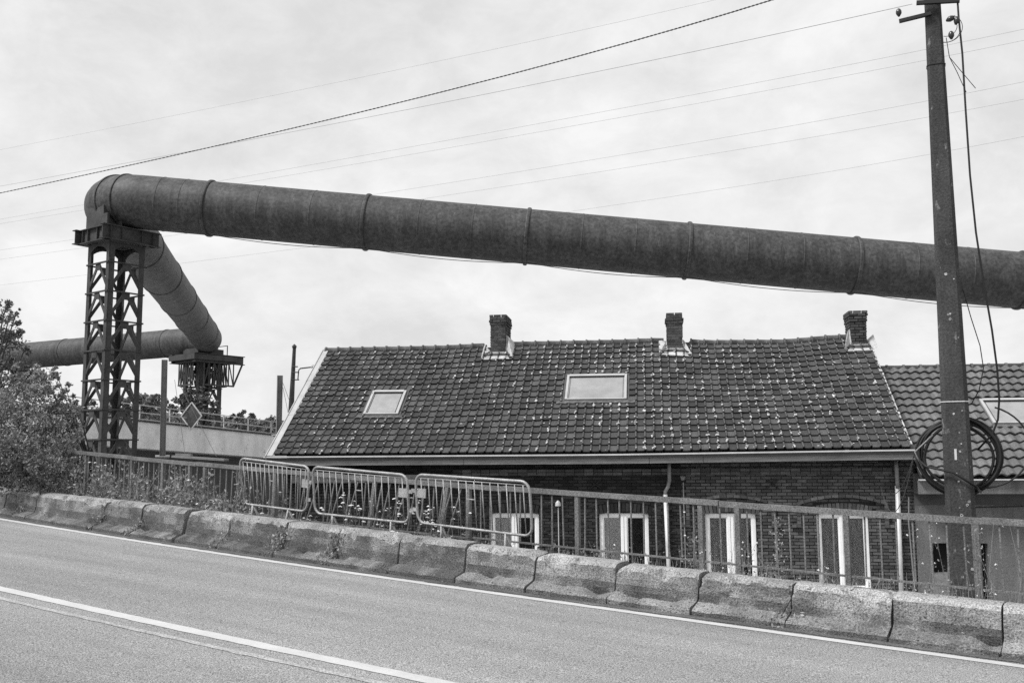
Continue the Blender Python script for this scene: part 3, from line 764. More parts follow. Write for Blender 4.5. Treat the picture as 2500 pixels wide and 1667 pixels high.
mb = MB(); NOPEN = [(5.76, 6.22, -2.35, -1.74), (6.62, 6.86, ZG, -1.74), (8.6, 9.5, -2.6, -1.4)]
wall(mb, 5.44, NU1, ZG-.1, -.3, NW, NOPEN, .2)
quad(mb, HP(NU1, NW, ZG), HP(NU1, BD, ZG), HP(NU1, BD, -.2), HP(NU1, 25.7, 2.2), HP(NU1, NW, .0)); quad(mb, HP(5.44, BD, ZG), HP(NU1, BD, ZG), HP(NU1, BD, -.2), HP(5.44, BD, -.2))
nw = mb.build('front_wall', 'render_wall', nbr)
for (a, b, c, e) in NOPEN:
    mb = MB(); quad(mb, HP(a, NW+.2, c), HP(b, NW+.2, c), HP(b, NW+.2, e), HP(a, NW+.2, e)); mb.build('opening', 'dark_void', nbr)
mb = MB(); mb.frame_box(HP(6.0, NW-.015, -2.62), HU, HN, ZV, .28, .02, .26); mb.build('lower_panel', 'fascia', nbr)
mb = MB(); mb.frame_box(HP((5.42+NU1)/2, 21.83, -.57), HU, HN, ZV, (NU1-5.42)/2, .04, .135); mb.build('fascia_board', 'render_wall', nbr)
mb = MB(); mb.frame_box(HP((5.42+NU1)/2, 21.74, -.415), HU, HN, ZV, (NU1-5.42)/2, .06, .014); mb.build('gutter_lip', 'zinc', nbr)
mb = MB(); quad(mb, HP(5.42, 21.86, -.69), HP(NU1, 21.86, -.69), HP(NU1, NW, -.69), HP(5.42, NW, -.69)); mb.build('soffit', 'gutter_dark', nbr)
mb = MB(); quad(mb, HP(5.44, NW-.004, -.95), HP(NU1, NW-.004, -.95), HP(NU1, NW-.004, -.69), HP(5.44, NW-.004, -.69)); mb.build('shade_band', 'gutter_dark', nbr)  # dark strip painting the recess shadow below the soffit
mb = MB(); mb.tube([HP(6.1, NW-.03, -.97), HP(6.6, NW-.03, -1.0), HP(9, NW-.03, -.94), HP(11, NW-.03, -.96)], .01, 6); mb.build('cable', 'cable', nbr)

# ------------------------------------------------------------------ concrete utility pole with cable coil
PSx, PLx = 1.955, 10.95
PB = RP(PSx, PLx, 0); PB.z = -2.6
pole = thing('utility_pole', PB, 'tall tapered grey concrete utility pole with insulators and pasted labels', 'utility pole')
PT = 7.2                                              # top above camera level
lean = Vector((.004, 0, 1)).normalized()
px = Vector((cos(radians(-22)), sin(radians(-22)), 0)); py = Vector((-px.y, px.x, 0))
def pole_r(z): return .165-.0112*(z+2.6)
mb = MB(); vs = []; n = 30
def psec(z):
    r = pole_r(z); c = PB+lean*(z+2.6); w, d = r*.98, r*.8; ch = r*.30; ri = r*.10
    pts = [(-w+ch, -d), (w-ch, -d), (w, -d+ch), (w, d-ch), (w-ch, d), (-w+ch, d), (-w, d-ch), (-w, -d+ch)]
    return [c+px*x+py*y for x, y in pts]
for i in range(n+1): vs += psec(-2.6+(PT+2.6)*i/n)
mb.add(vs, [(i*8+k, i*8+(k+1) % 8, (i+1)*8+(k+1) % 8, (i+1)*8+k) for i in range(n) for k in range(8)]+[tuple(n*8+k for k in range(8))])
mb.build('shaft', 'pole_concrete', pole)
def pp(z, x=0, y=0): return PB+lean*(z+2.6)+px*x+py*y
def pr(z): return pole_r(z)
# bands
for zz, mt in ((.58, 'zinc'), (4.15, 'cable')):
    mb = MB(); c = pp(zz); r = pole_r(zz)
    pts = [c+(p-c)*1.02 for p in psec(zz)]; mb.tube(pts, .006, 6, closed=True); mb.build('band', mt, pole)
# stickers and ring stains
mb = MB(); mb.frame_box(pp(.05, -.02, -pr(.05)*.8-.004), px, py, lean, .011, .003, .055); mb.build('label', 'sticker', pole)
mb = MB(); 
for k in range(22):
    zz = rnd.choice([rnd.uniform(-1.2, 2.2), rnd.uniform(-1, .6)]); x = rnd.uniform(-.2, .75)*pr(zz); r0 = rnd.uniform(.006, .016); c = pp(zz, x, -pr(zz)*.8-.003)
    vs = []; q = 10
    for i in range(q):
        a = 2*pi*i/q; rr = r0*rnd.uniform(.85, 1.15); vs += [c+px*cos(a)*rr+lean*sin(a)*rr, c+px*cos(a)*rr*.6+lean*sin(a)*rr*.6]
    if rnd.random() < .5: mb.add(vs, [(2*i, 2*((i+1) % q), 2*((i+1) % q)+1, 2*i+1) for i in range(q)])
    else: mb.add([c]+vs[::2], [(0, i+1, (i+1) % q+1) for i in range(q)])
o = mb.build('lichen_rings', 'lichen', pole); o['kind'] = 'stuff'
# head iron work
ztp = 4.73
mb = MB(); mb.bar(pp(ztp-.06, -.34, -.10), pp(ztp-.03, -.02, -.10), .04, .035); mb.build('bracket_arm', 'cable', pole)
mb = MB(); mb.bar(pp(ztp+.10, -.16, -.13), pp(ztp+.05, .26, -.13), .04, .04); mb.build('cross_arm', 'cable', pole)
mb = MB(); mb.bar(pp(ztp+.16, .0, -.10), pp(ztp+.16, .22, .1), .04, .045); mb.build('cross_arm', 'cable', pole)
def insul(p, up, par):
    mb = MB(); mb.tube([p-up*.045, p-up*.025, p-up*.01, p+up*.015, p+up*.035, p+up*.045], [.010, .022, .030, .029, .019, .006], 12); mb.build('insulator', 'insulator', par, True)
insul(pp(ztp+.03, -.34, -.12), ZV, pole); insul(pp(ztp-.13, .16, -.12), (ZV*.4+px).normalized(), pole); insul(pp(ztp-.16, .22, -.12), (ZV+px*.3).normalized(), pole); insul(pp(ztp-.31, .16, -.12), ZV, pole)
insul(pp(ztp+.18, .3, -.1), ZV, pole)
for k, (r0, dz) in enumerate(((.13, -.25), (.10, -.22), (.15, -.24))):
    mb = MB(); pts = [pp(ztp+dz+r0*sin(a), .12+r0*cos(a)*1.0, -.12-.01*k) for a in [radians(60-170*i/14) for i in range(15)]]; mb.tube(pts, .0035, 6); mb.build('jumper_wire', 'cable', pole)
for e in ((.27, -.95), (.36, -.92)):
    mb = MB(); mb.tube([pp(ztp-.33, .11, -.12), pp(ztp-.55, .13, -.13), pp(ztp-.72, .13+(e[0]-.13)*.45, -.13), pp(ztp+e[1], e[0], -.12)], .004, 6); mb.build('loose_wire', 'cable', pole)
# coil of cable hung on the pole
cz = .03
coil = thing('cable_coil', pp(cz), 'coil of black cable hung around the concrete pole', 'cable')
for k in range(10):
    r = .345+rnd.uniform(-.045, .045); off = rnd.uniform(-.03, .03); mb = MB(); ph = rnd.random()*6
    pts = [pp(cz+(r*1.02)*sin(a)+.012*sin(3*a+ph), .02+r*1.05*cos(a)+.01*cos(2*a+ph), .165+off+.015*sin(2*a+ph)) for a in [2*pi*i/44 for i in range(44)]]
    mb.tube(pts, .014, 7, closed=True); mb.build('loop', 'cable', coil, True)
mb = MB(); pts = [pp(cz+.1+.42*sin(a), .22+.46*cos(a), .15) for a in [radians(70-170*i/20) for i in range(21)]]; mb.tube(pts, .009, 6); mb.build('stray_loop', 'cable', coil, True)
mb = MB(); mb.tube([pp(cz+.0, -.40, .1), pp(cz-.10, -.30, -.12), pp(cz-.16, -.05, -.17), pp(cz-.30, .15, -.16), pp(cz-.36, .2, .1)], .012, 7); mb.build('tie_strap', 'cable', coil, True)
mb = MB(); mb.tube([pp(cz+.22, -.22, .05), pp(cz+.05, -.40, -.02), pp(cz-.12, -.33, .02)], .008, 7); mb.build('pale_strap', 'post_steel', coil, True)
# cable dropping from the pole head to the coil
mb = MB(); pts = [pp(5.3, .235, -.12), pp(4.6, .24, -.12), pp(4.2, .255, -.12), pp(3.6, .255, -.12), pp(2.9, .26, -.12), pp(2.3, .285, -.1), pp(1.8, .33, -.05), pp(1.3, .385, 0), pp(.9, .415, .05), pp(.6, .42, .1), pp(.4, .40, .14), pp(.25, .34, .15), pp(.1, .2, .16)]
mb.tube(pts, .0105, 8); tag(mb.build('drop_cable', 'cable', None, True), 'black cable hanging beside the concrete pole down to the coil', 'cable')
mb = MB(); pts = [pp(1.75, .14, .05), pp(1.45, .20, .05), pp(1.15, .27, .05), pp(.92, .29, .06), pp(.7, .24, .1), pp(.56, .16, .15)]
mb.tube(pts, .005, 6); tag(mb.build('loose_cable', 'cable', None, True), 'thin loose black wire curling off the middle of the concrete pole', 'cable')
# service wires from the coil to the brick house
for k, (a, b, sg) in enumerate(((pp(cz+.1, -.38, .1), HP(4.9, 22.2, -.62), .25), (pp(cz-.02, -.42, .1), HP(4.75, 22.2, -.55), .55))):
    mb = MB(); a = Vector(a); b = Vector(b); pts = [a.lerp(b, i/16)-ZV*sg*4*(i/16)*(1-i/16) for i in range(17)]
    mb.tube(pts, .006, 6); tag(mb.build('service_wire', 'cable' if k == 0 else 'wire', None), 'thin sagging wire from the cable coil to the brick house eaves' if k == 0 else 'slacker pale wire drooping from the cable coil towards the brick house', 'wire')

# ------------------------------------------------------------------ overhead wires
def atd(x, y, d):                                     # photo point at a chosen distance ahead (used for wires and distant things)
    X, Y = x*2500/2352, y*2500/2352
    return FW*d+RT*((X-1250)/2431*d)+UP*((833.5-Y)/2431*d)
def wire(pts, r, m, label, group=None, twist=False):
    P = [Vector(p) for p in pts]; A, B, C = P
    q = []
    for i in range(61):
        t = i/60; q.append(A*((1-t)*(1-2*t))+B*(4*t*(1-t))+C*(t*(2*t-1)))
    mb = MB()
    if twist:
        q2 = []; n = 900
        for w in range(2):
            pts2 = []
            for i in range(n+1):
                t = i/n; c = A*((1-t)*(1-2*t))+B*(4*t*(1-t))+C*(t*(2*t-1)); an = t*2*pi*110+w*pi
                pts2.append(c+Vector((0, .4, 1)).normalized()*r*sin(an)+Vector((.3, 1, 0)).normalized()*r*cos(an))
            mb.tube(pts2, r*.8, 5)
    else: mb.tube(q, r, 5)
    return tag(mb.build('overhead_wire', m, None), label, 'wire', group)
def hw(p3, z): # wire at level height z through three photo points
    o = []
    for x, y in p3:
        d = atd(x, y, 1.); o.append(d*(z/d.z))
    return o
wire([atd(-60, 456, 24), atd(880, 245, 18), atd(1900, -40, 13)], .0072, 'wire', 'dark twisted bundled cable crossing the sky above the pipe bend', None, True)
grp = 'thin power lines crossing the sky'
lb = 'thin pale power line crossing high over the pipe'
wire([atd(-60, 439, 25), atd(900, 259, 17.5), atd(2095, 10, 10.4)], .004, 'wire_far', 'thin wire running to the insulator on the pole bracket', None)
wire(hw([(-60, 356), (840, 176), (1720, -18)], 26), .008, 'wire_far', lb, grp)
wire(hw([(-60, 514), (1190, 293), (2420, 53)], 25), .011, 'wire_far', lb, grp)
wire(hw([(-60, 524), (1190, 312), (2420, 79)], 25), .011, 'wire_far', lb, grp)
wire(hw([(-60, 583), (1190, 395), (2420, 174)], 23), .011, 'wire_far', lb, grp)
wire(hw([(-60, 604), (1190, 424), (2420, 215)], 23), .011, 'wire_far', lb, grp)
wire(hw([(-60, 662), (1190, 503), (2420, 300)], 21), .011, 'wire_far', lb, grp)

# ------------------------------------------------------------------ pipeline on steel towers
pl = thing('gas_pipeline', (-18.8, 44.9, 10.9), 'huge dark steel pipe bending over a lattice tower above the roofs', 'pipeline')
PR = 1.24
c1 = Vector((-18.75, 44.9, 12.17)); eA = Vector((22.49, 43.08, 7.76)); dA = (eA-c1).normalized()
c2 = Vector((-26.6, 86.6, 10.75)); dB = (c2-c1).normalized(); eC = Vector((-45.53, 94.43, 10.4)); dC = (eC-c2).normalized()
def pipe(a, b, name='pipe_section', r=PR): 
    mb = MB(); mb.tube([a, b], r, 56, cap=False); return mb.build(name, 'pipe_steel', pl, True)
def ring(p, d, r=PR, w=.16, h=.07):
    mb = MB(); mb.tube([p-d*w/2-d*.001, p-d*w/2, p-d*w/4, p+d*w/4, p+d*w/2, p+d*w/2+d*.001], [r, r+h*.7, r+h, r+h, r+h*.7, r], 56, cap=False); return mb.build('flange_ring', 'pipe_steel', pl, False)
def elbow(c, din, dout, rad, n=5):                    # mitred bend between directions leaving the corner
    ang = din.angle(dout); turn = pi-ang; T = rad*math.tan(turn/2)
    a = c+din*T; b = c+dout*T; bis = (din+dout).normalized(); cen = c+bis*(rad/cos(turn/2))
    pts = [a+din*.01, a]
    v0 = a-cen; ax = v0.cross(b-cen).normalized()
    for i in range(1, n): pts.append(cen+Matrix.Rotation(turn*i/n, 3, ax) @ v0)
    pts += [b, b+dout*.01]
    mb = MB(); mb.tube(pts, PR, 56, cap=False); o = mb.build('elbow', 'pipe_steel', pl, False); o.data.shade_smooth(); return a, b, pts
a1, b1, p1 = elbow(c1, dA, dB, 2.1, 9)
a2, b2, p2 = elbow(c2, -dB, dC, 2.3, 6)
xs = [-13.8, -6.55, .72, 7.85, 15.15, 22.3, 29.5]
prev = a1
for x in xs:
    q = c1+dA*((x-c1.x)/dA.x); pipe(prev, q); ring(q, dA)
    for f in (.34, .67):
        w_ = prev.lerp(q, f); mb = MB(); mb.tube([w_-dA*.03, w_-dA*.012, w_+dA*.012, w_+dA*.03], [PR, PR+.014, PR+.014, PR], 56, cap=False); mb.build('weld_seam', 'pipe_steel', pl)
    prev = q
prev = b1; ln = (a2-b1).length
for k in range(1, 6):
    q = b1+(a2-b1)*(k/5.45); pipe(prev, q); ring(q, dB, h=.05); prev = q
pipe(prev, a2)
prev = b2
for k, dd in enumerate((3.2, 9.2, 15.2, 21.2, 27.2, 34, 41)):
    q = b2+dC*dd; pipe(prev, q); ring(q, dC, h=.05); prev = q
ring(c1+(p1[5]-c1)*1.0, (p1[6]-p1[4]).normalized(), w=.12, h=.06); ring(p1[3], (p1[4]-p1[2]).normalized(), w=.10, h=.05)
# cable slung below the pipe, in shallow loops
mb = MB(); pts = []
for i in range(len(xs)-1):
    A = c1+dA*((xs[i]-c1.x)/dA.x)-ZV*(PR+.07)-Vector((0, .55, 0)); B = c1+dA*((xs[i+1]-c1.x)/dA.x)-ZV*(PR+.07)-Vector((0, .55, 0))
    for k in range(12): t = k/12; pts.append(A.lerp(B, t)-ZV*(.18*4*t*(1-t)))
mb.tube(pts, .016, 5); mb.build('slung_cable', 'cable', pl)
mb = MB(); side = dB.cross(ZV).normalized(); mb.tube([b1+(a2-b1)*(i/30)+side*(PR*.98)-ZV*(.25+.06*sin(i*2.1)) for i in range(31)], .016, 5); mb.build('slung_cable', 'rail_paint', pl)

def lattice(name, label, cx, cy, side, rot, ztop, zbot, bands, flange, group='steel towers carrying the pipe', leaf=None):
    c = Vector((cx, cy, 0)); e1 = Vector((sin(rot), -cos(rot), 0)); e2 = Vector((cos(rot), sin(rot), 0))   # left->front, front->right
    t = thing(name, (cx, cy, zbot), label, 'tower', group)
    cor = {'L': c-e1*side/2-e2*side/2, 'F': c+e1*side/2-e2*side/2, 'R': c+e1*side/2+e2*side/2, 'B': c-e1*side/2+e2*side/2}
    for k, p in cor.items():
        i1 = -e1 if k in 'FR' else e1; i2 = e2 if k in 'LF' else -e2
        mb = MB(); h = ztop-zbot; th = .025
        mb.frame_box(Vector((p.x, p.y, (ztop+zbot)/2))+i1*flange/2, i1, i2, ZV, flange/2, th/2, h/2)
        mb.frame_box(Vector((p.x, p.y, (ztop+zbot)/2))+i2*(flange/2+th*.52), i2, i1, ZV, flange/2, th/2, h/2)
        mb.build('leg', 'tower_steel', t)
    faces = (('L', 'F'), ('F', 'R'), ('R', 'B'), ('B', 'L'))
    for a, b in faces:
        A, B = cor[a], cor[b]; d = (B-A).normalized(); nrm = Vector((d.y, -d.x, 0)); 
        if nrm.dot((A+B)/2-c) < 0: nrm = -nrm
        for j, zb in enumerate(bands):
            off = nrm*.03
            mb = MB(); mb.bar(Vector((A.x, A.y, zb))+off-d*.03, Vector((B.x, B.y, zb))+off+d*.03, .09, .06); mb.build('cross_member', 'tower_steel', t)
            zn = bands[j+1] if j+1 < len(bands) else zbot
            mid = (A+B)/2
            for P_ in (A, B):
                w_ = d if P_ is A else -d
                mb = MB(); mb.bar(Vector((mid.x, mid.y, zb-.12))-w_*.08-nrm*.02, Vector((P_.x, P_.y, zn+.16))+w_*.1-nrm*.02, .14, .05, up=nrm); mb.build('diagonal_brace', 'tower_steel', t)
            mb = MB(); mb.frame_box(Vector((mid.x, mid.y, zb-.16))+nrm*.012, d, nrm, ZV, .20, .012, .17); mb.build('gusset_plate', 'tower_steel', t)
            for P_ in (A, B):
                w_ = d if P_ is A else -d
                mb = MB(); q = Vector((P_.x, P_.y, zn))+nrm*.018
                mb.add([q+w_*.02+ZV*.02, q+w_*.26+ZV*.02, q+w_*.2+ZV*.30, q+w_*.02+ZV*.5], [(0, 1, 2, 3)]); mb.build('gusset_plate', 'tower_steel', t)
        # arched gusset under the cap
        q = []; mb = MB(); W2 = side
        for i in range(13):
            f = i/12; ar = .62*sin(pi*f)**.6
            q += [Vector((A.x, A.y, ztop-.75+ar))+d*(W2*f)+nrm*.022, Vector((A.x, A.y, ztop))+d*(W2*f)+nrm*.022]
        mb.add(q, [(2*i, 2*i+2, 2*i+3, 2*i+1) for i in range(12)]); mb.build('arched_plate', 'tower_steel', t)
    return t, c, e1, e2
zt = 9.98
bands = [9.05-1.325*k for k in range(9)]
tw, tcen, e1, e2 = lattice('lattice_tower', 'tall riveted steel lattice tower holding the pipe at its bend', -18.22, 45.1, 1.74, radians(53.5), zt, -4.2, bands, .24)
# cap frame of I-girders
for d, s_, off in ((e2, e1, 1), (e2, e1, -1), (e1, e2, 1), (e1, e2, -1)):
    mb = MB(); o = tcen+s_*1.12*off; hl = 1.42 if d is e2 else 1.08; z0 = zt+.34
    mb.frame_box(Vector((o.x, o.y, z0)), d, s_, ZV, hl, .02, .30)
    for dz in (-.31, .31): mb.frame_box(Vector((o.x, o.y, z0+dz))+s_*.0, d, s_, ZV, hl+.05, .16, .018)
    for k in (-.75, -.35, .35, .75): mb.frame_box(Vector((o.x, o.y, z0))+d*hl*k+s_*off*.07, s_, d, ZV, .06, .012, .28)
    mb.build('cap_girder', 'tower_steel', tw)
mb = MB(); mb.frame_box(Vector((tcen.x, tcen.y, zt+.36)), e1, e2, ZV, 1.0, 1.0, .28); mb.build('cap_plate', 'tower_steel', tw)
mb = MB()
for off in (-1.0, -.35): 
    o = tcen+e2*off; mb.frame_box(Vector((o.x, o.y, zt+.95)), e1, e2, ZV, .85, .05, .32)
o = tcen-e2*.7; mb.frame_box(Vector((o.x, o.y, zt+1.25))-e1*.2, e1, e2, ZV, .7, .33, .45)
mb.build('saddle', 'tower_steel', tw)
mb = MB(); mb.bar(Vector((tcen.x, tcen.y, zt+.66))+e2*1.15-e1*.4, Vector((tcen.x, tcen.y, zt+1.05))+e2*1.15-e1*.4, .35, .35); mb.build('bearing', 'zinc', tw)
# second, farther tower
t2, c2t, f1, f2 = lattice('lattice_tower', 'distant overgrown steel tower with a wide brackets platform under the far pipe bend', -27.1, 86.9, 2.3, radians(52), 9.0, -4.2, [8.2-1.7*k for k in range(7)], .45)
for d, s_, off in ((f2, f1, 1), (f2, f1, -1), (f1, f2, 1), (f1, f2, -1)):
    mb = MB(); o = c2t+s_*1.7*off+(f2*.45 if d is f2 else Vector()); hl = 2.5 if d is f2 else 1.7
    mb.frame_box(Vector((o.x, o.y, 9.05)), d, s_, ZV, hl, .03, .34)
    for dz in (-.35, .35): mb.frame_box(Vector((o.x, o.y, 9.05+dz)), d, s_, ZV, hl+.06, .2, .03)
    mb.build('cap_girder', 'tower_steel', t2)
    mb = MB(); mb.bar(Vector((o.x, o.y, 6.75))-d*hl*.62, Vector((o.x, o.y, 6.75))+d*hl*.62, .14, .14)
    for k in range(-3, 4):
        mb.bar(Vector((o.x, o.y, 6.75))+d*hl*.2*k, Vector((o.x, o.y, 8.8))+d*hl*.2*k, .09, .09)
        mb.bar(Vector((o.x, o.y, 6.75))+d*hl*.2*k, Vector((o.x, o.y, 8.8))+d*hl*.2*(k+(1 if k < 0 else -1)), .07, .07)
    mb.build('platform_truss', 'tower_steel', t2)
    for sg in ((1,) if d is f2 else ()):
        mb = MB(); mb.bar(Vector((o.x, o.y, 6.7))+d*hl*.6*sg, Vector((o.x, o.y, 8.75))+d*hl*.97*sg, .12, .12); mb.build('bracket_strut', 'tower_steel', t2)
mb = MB(); mb.frame_box(Vector((c2t.x, c2t.y, 9.1)), f1, f2, ZV, 1.9, 2.2, .22); mb.build('platform_deck', 'tower_steel', t2)
mb = MB(); mb.frame_box(Vector((c2t.x, c2t.y, 9.6)), f1, f2, ZV, 1.1, 1.3, .35); mb.build('saddle', 'tower_steel', t2)
mb = MB(); o = c2t+f2*1.9+f1*.8
mb.bar(Vector((o.x, o.y, 9.4)), Vector((o.x, o.y, 10.4)), .07); mb.bar(Vector((o.x, o.y, 10.4)), Vector((o.x, o.y, 10.4))-f1*1.4, .06); mb.bar(Vector((o.x, o.y, 9.4))-f1*1.4, Vector((o.x, o.y, 10.4))-f1*1.4, .07); mb.build('guard_rail', 'tower_steel', t2)

# ------------------------------------------------------------------ far viaduct, posts, sign, lamp
via = thing('concrete_viaduct', (-20, 64, ZG), 'pale stained concrete bridge girder beyond the weeds, with a pipe railing on top', 'bridge')
A0, A1 = Vector((-26.6, 51.2, 3.0)), Vector((-14.0, 78.0, 1.66))      # top edge line (front)
vd = (A1-A0); vn = Vector((vd.y, -vd.x, 0)).normalized()
if vn.y > 0: vn = -vn
mb = MB()
def vq(t, h, dpt): return A0+vd*t+ZV*h-vn*dpt
mb.add([vq(0, 0, 0), vq(1, 0, 0), vq(1, -1.6, .04), vq(0, -1.6, .04), vq(0, 0, 9), vq(1, 0, 9), vq(1, -1.6, 9), vq(0, -1.6, 9)], [(0, 1, 2, 3), (0, 4, 5, 1), (3, 2, 6, 7), (0, 3, 7, 4), (1, 5, 6, 2), (4, 7, 6, 5)])
mb.build('girder', 'girder_concrete', via)
mb = MB(); mb.add([vq(0, -1.6, 1.5), vq(1, -1.6, 1.5), vq(1, -5.4, 1.5), vq(0, -6.8, 1.5), vq(0, -1.6, 8), vq(1, -1.6, 8), vq(1, -5.4, 8), vq(0, -6.8, 8)], [(0, 1, 2, 3), (4, 7, 6, 5), (0, 3, 7, 4), (1, 5, 6, 2)]); mb.build('shade_abutment', 'gutter_dark', via)  # recessed wall coloured dark to stand for the shade under the girder
for h in (.15, .55, 1.0):
    mb = MB(); mb.tube([vq(-.05, h, .12), vq(1.1, h, .12)], .03, 8); mb.build('hand_rail', 'barge_board', via)
for k in range(13):
    mb = MB(); mb.bar(vq(k/12, -.12, .10), vq(k/12, 1.0, .12), .06, .06); mb.build('rail_post', 'barge_board', via)
mb = MB(); mb.bar(vq(-.02, .03, -.03), vq(1.05, .03, -.03), .12, .09); mb.build('coping', 'tower_steel', via)
def hpost(name, p0, p1, label, wires):
    t = thing(name, p0, label, 'post', 'steel posts standing by the bridge')
    mb = MB(); d = (p1-p0).normalized(); x = Vector((.94, .34, 0)); y = d.cross(x).normalized()
    c = (p0+p1)/2; h = (p1-p0).length/2
    mb.frame_box(c, x, y, d, .075, .006, h); mb.frame_box(c-x*.078, x, y, d, .006, .08, h); mb.frame_box(c+x*.078, x, y, d, .006, .08, h); mb.build('beam', 'post_steel', t)
    mb = MB(); mb.frame_box(p0, x, y, d, .2, .2, .02); mb.build('base_plate', 'post_steel', t)
    for a, b in wires:
        mb = MB(); mb.tube([a, b], .007, 5); mb.build('guy_wire', 'wire', t)
hpost('steel_post', atd(373, 1048, 29), atd(378, 826, 29), 'steel I-beam post beside the diamond sign', ((atd(401, 872, 31), atd(425, 1048, 28.5)), (atd(413, 884, 31), atd(497, 1048, 28.5))))
hpost('steel_post', atd(640, 1000, 31.5), atd(643, 862, 31.5), 'steel I-beam post rising behind the sloping end of the tiled roof', ((atd(650, 880, 31.5), atd(672, 940, 36)), (atd(650, 890, 31.5), atd(664, 960, 36))))
mb = MB(); mb.bar(atd(400, 1048, 28.5), atd(520, 1056, 28.2), .3, .06); mb.bar(atd(405, 1043, 28.6), atd(440, 1045, 28.6), .2, .06)
tag(mb.build('steel_plate', 'post_steel', None), 'flat steel beam lying below the bridge where the guy wires end', 'beam')
SD = 60.0
for _ in range(40):                                    # distance at which the sign meets the railing plane
    q = atd(440, 955, SD); SD -= ((q-A0).dot(vn)-.25)/(atd(440, 955, 1.).dot(vn)); 
c = atd(440, 955, SD); k_ = SD*2500/2352/2431
sg = thing('diamond_sign', c-ZV*30*k_, 'back of a diamond road sign fixed to the bridge railing', 'sign')
x = Vector((.96, -.28, 0)); y = Vector((.28, .96, 0)); h = 27*k_; hv = 31*k_
cs = [c+ZV*hv, c+x*h, c-ZV*hv, c-x*h]
mb = MB(); mb.add(cs+[p+y*.03 for p in cs], [(0, 1, 2, 3), (4, 7, 6, 5), (0, 4, 5, 1), (1, 5, 6, 2), (2, 6, 7, 3), (3, 7, 4, 0)]); mb.build('panel', 'tower_steel', sg)
mb = MB()
for i in range(4): mb.bar(cs[i]-y*.02, cs[(i+1) % 4]-y*.02, .07, .06, up=y)
mb.build('border', 'barge_board', sg)
for dz in (-.25, .25):
    mb = MB(); mb.bar(c+ZV*dz+y*.03, c+ZV*dz+y*.4, .06); mb.build('bracket', 'post_steel', sg)
lp = thing('street_lamp', atd(667, 985, 60), 'distant wooden pole with a lamp arm beside the roof end', 'street lamp')
mb = MB(); mb.tube([atd(666, 990, 60), atd(676, 800, 60)], [.19, .10], 10); mb.build('pole', 'tower_steel', lp)
mb = MB(); mb.tube([atd(676, 802, 60), atd(676, 795, 60), atd(676, 790, 60)], [.10, .15, .02], 8); mb.build('finial', 'tower_steel', lp)
for yy, x0, x1 in ((842, 671, 684), (855, 670, 687), (872, 668, 687)):
    mb = MB(); mb.tube([atd(x0, yy, 59.8), atd(x1, yy, 59.8)], .035, 6); mb.build('bracket', 'tower_steel', lp)
mb = MB(); mb.tube([atd(684, 873, 59.8), atd(686, 850, 59.8), atd(690, 846, 59.8), atd(716, 843, 59.8)], .04, 6); mb.build('lamp_arm', 'tower_steel', lp)
mb = MB(); mb.tube([atd(714, 843, 59.8), atd(718, 842, 59.8), atd(727, 841.5, 59.8), atd(730, 841, 59.8)], [.05, .13, .12, .04], 8); mb.build('lamp_head', 'barge_board', lp)

# ------------------------------------------------------------------ vegetation
def leaf(mb, p, sz, r=rnd):
    a = Vector((r.gauss(0, 1), r.gauss(0, 1), r.gauss(0, .8))).normalized(); b = a.orthogonal().normalized(); b.rotate(Matrix.Rotation(r.random()*6.28, 3, a)); 
    c = a.cross(b); l = sz*r.uniform(.6, 1.3); w = l*r.uniform(.4, .6)
    mb.tone = r.random(); mb.add([p-b*l*.5, p+c*w*.5, p+b*l*.5, p-c*w*.5], [(0, 1, 2, 3)])
def foliage(mb, clumps, nleaf, sz):
    tot = sum(c[1]**2 for c in clumps)
    for (c, R_) in clumps:
        k = int(nleaf*R_*R_/tot)
        subs = []
        for _ in range(max(4, int(k/45))):
            d = Vector((rnd.gauss(0, 1), rnd.gauss(0, 1), rnd.gauss(0, .9))).normalized()*R_*(rnd.random()**.4)
            subs.append((c+d, R_*rnd.uniform(.14, .32)))
        for _ in range(k):
            q, rr = rnd.choice(subs); leaf(mb, q+Vector((rnd.gauss(0, .55), rnd.gauss(0, .55), rnd.gauss(0, .5)))*rr, sz)
def tree(name, label, base, clumps, nleaf, sz, m, cat, group=None, tr=.09):
    t = thing(name, base, label, cat, group)
    mb = MB(); base = Vector(base)
    big = sorted(clumps, key=lambda c: -c[1])
    top = sum((c[0] for c in clumps), Vector())/len(clumps)
    fork = base.lerp(top, .45)
    mb.tube([base-ZV*.2, base.lerp(fork, .5)+Vector((.05, .03, 0)), fork], [tr*1.3, tr, tr*.85], 9); mb.build('trunk', 'bark', t, True)
    for c, R_ in clumps:
        mb = MB(); mb.tube([fork-ZV*.1, fork.lerp(c, .5)+Vector((rnd.uniform(-.1, .1), rnd.uniform(-.1, .1), .05)), c+ZV*R_*.4], [tr*.6, tr*.35, tr*.12], 6); mb.build('limb', 'bark', t, True)
    mb = MB(); foliage(mb, clumps, nleaf, sz); mb.build('crown', m, t); return t
def cl(x, y, d, rp): return (atd(x, y, d), rp*2500/2352/2431*d)
tree('leafy_tree', 'dark leafy tree crown hiding the far end of the pipe', (-12.6, 22.5, -2.5),
     [cl(-40, 760, 23, 75), cl(0, 830, 23, 70), cl(20, 745, 22.5, 38), cl(-20, 910, 22.5, 80), cl(55, 850, 22.5, 45), cl(-70, 900, 23, 90), cl(15, 705, 23, 22), cl(38, 720, 23, 14), cl(60, 800, 22.6, 20), cl(85, 835, 22.6, 18)], 10000, .085, 'leaf_dark', 'tree')
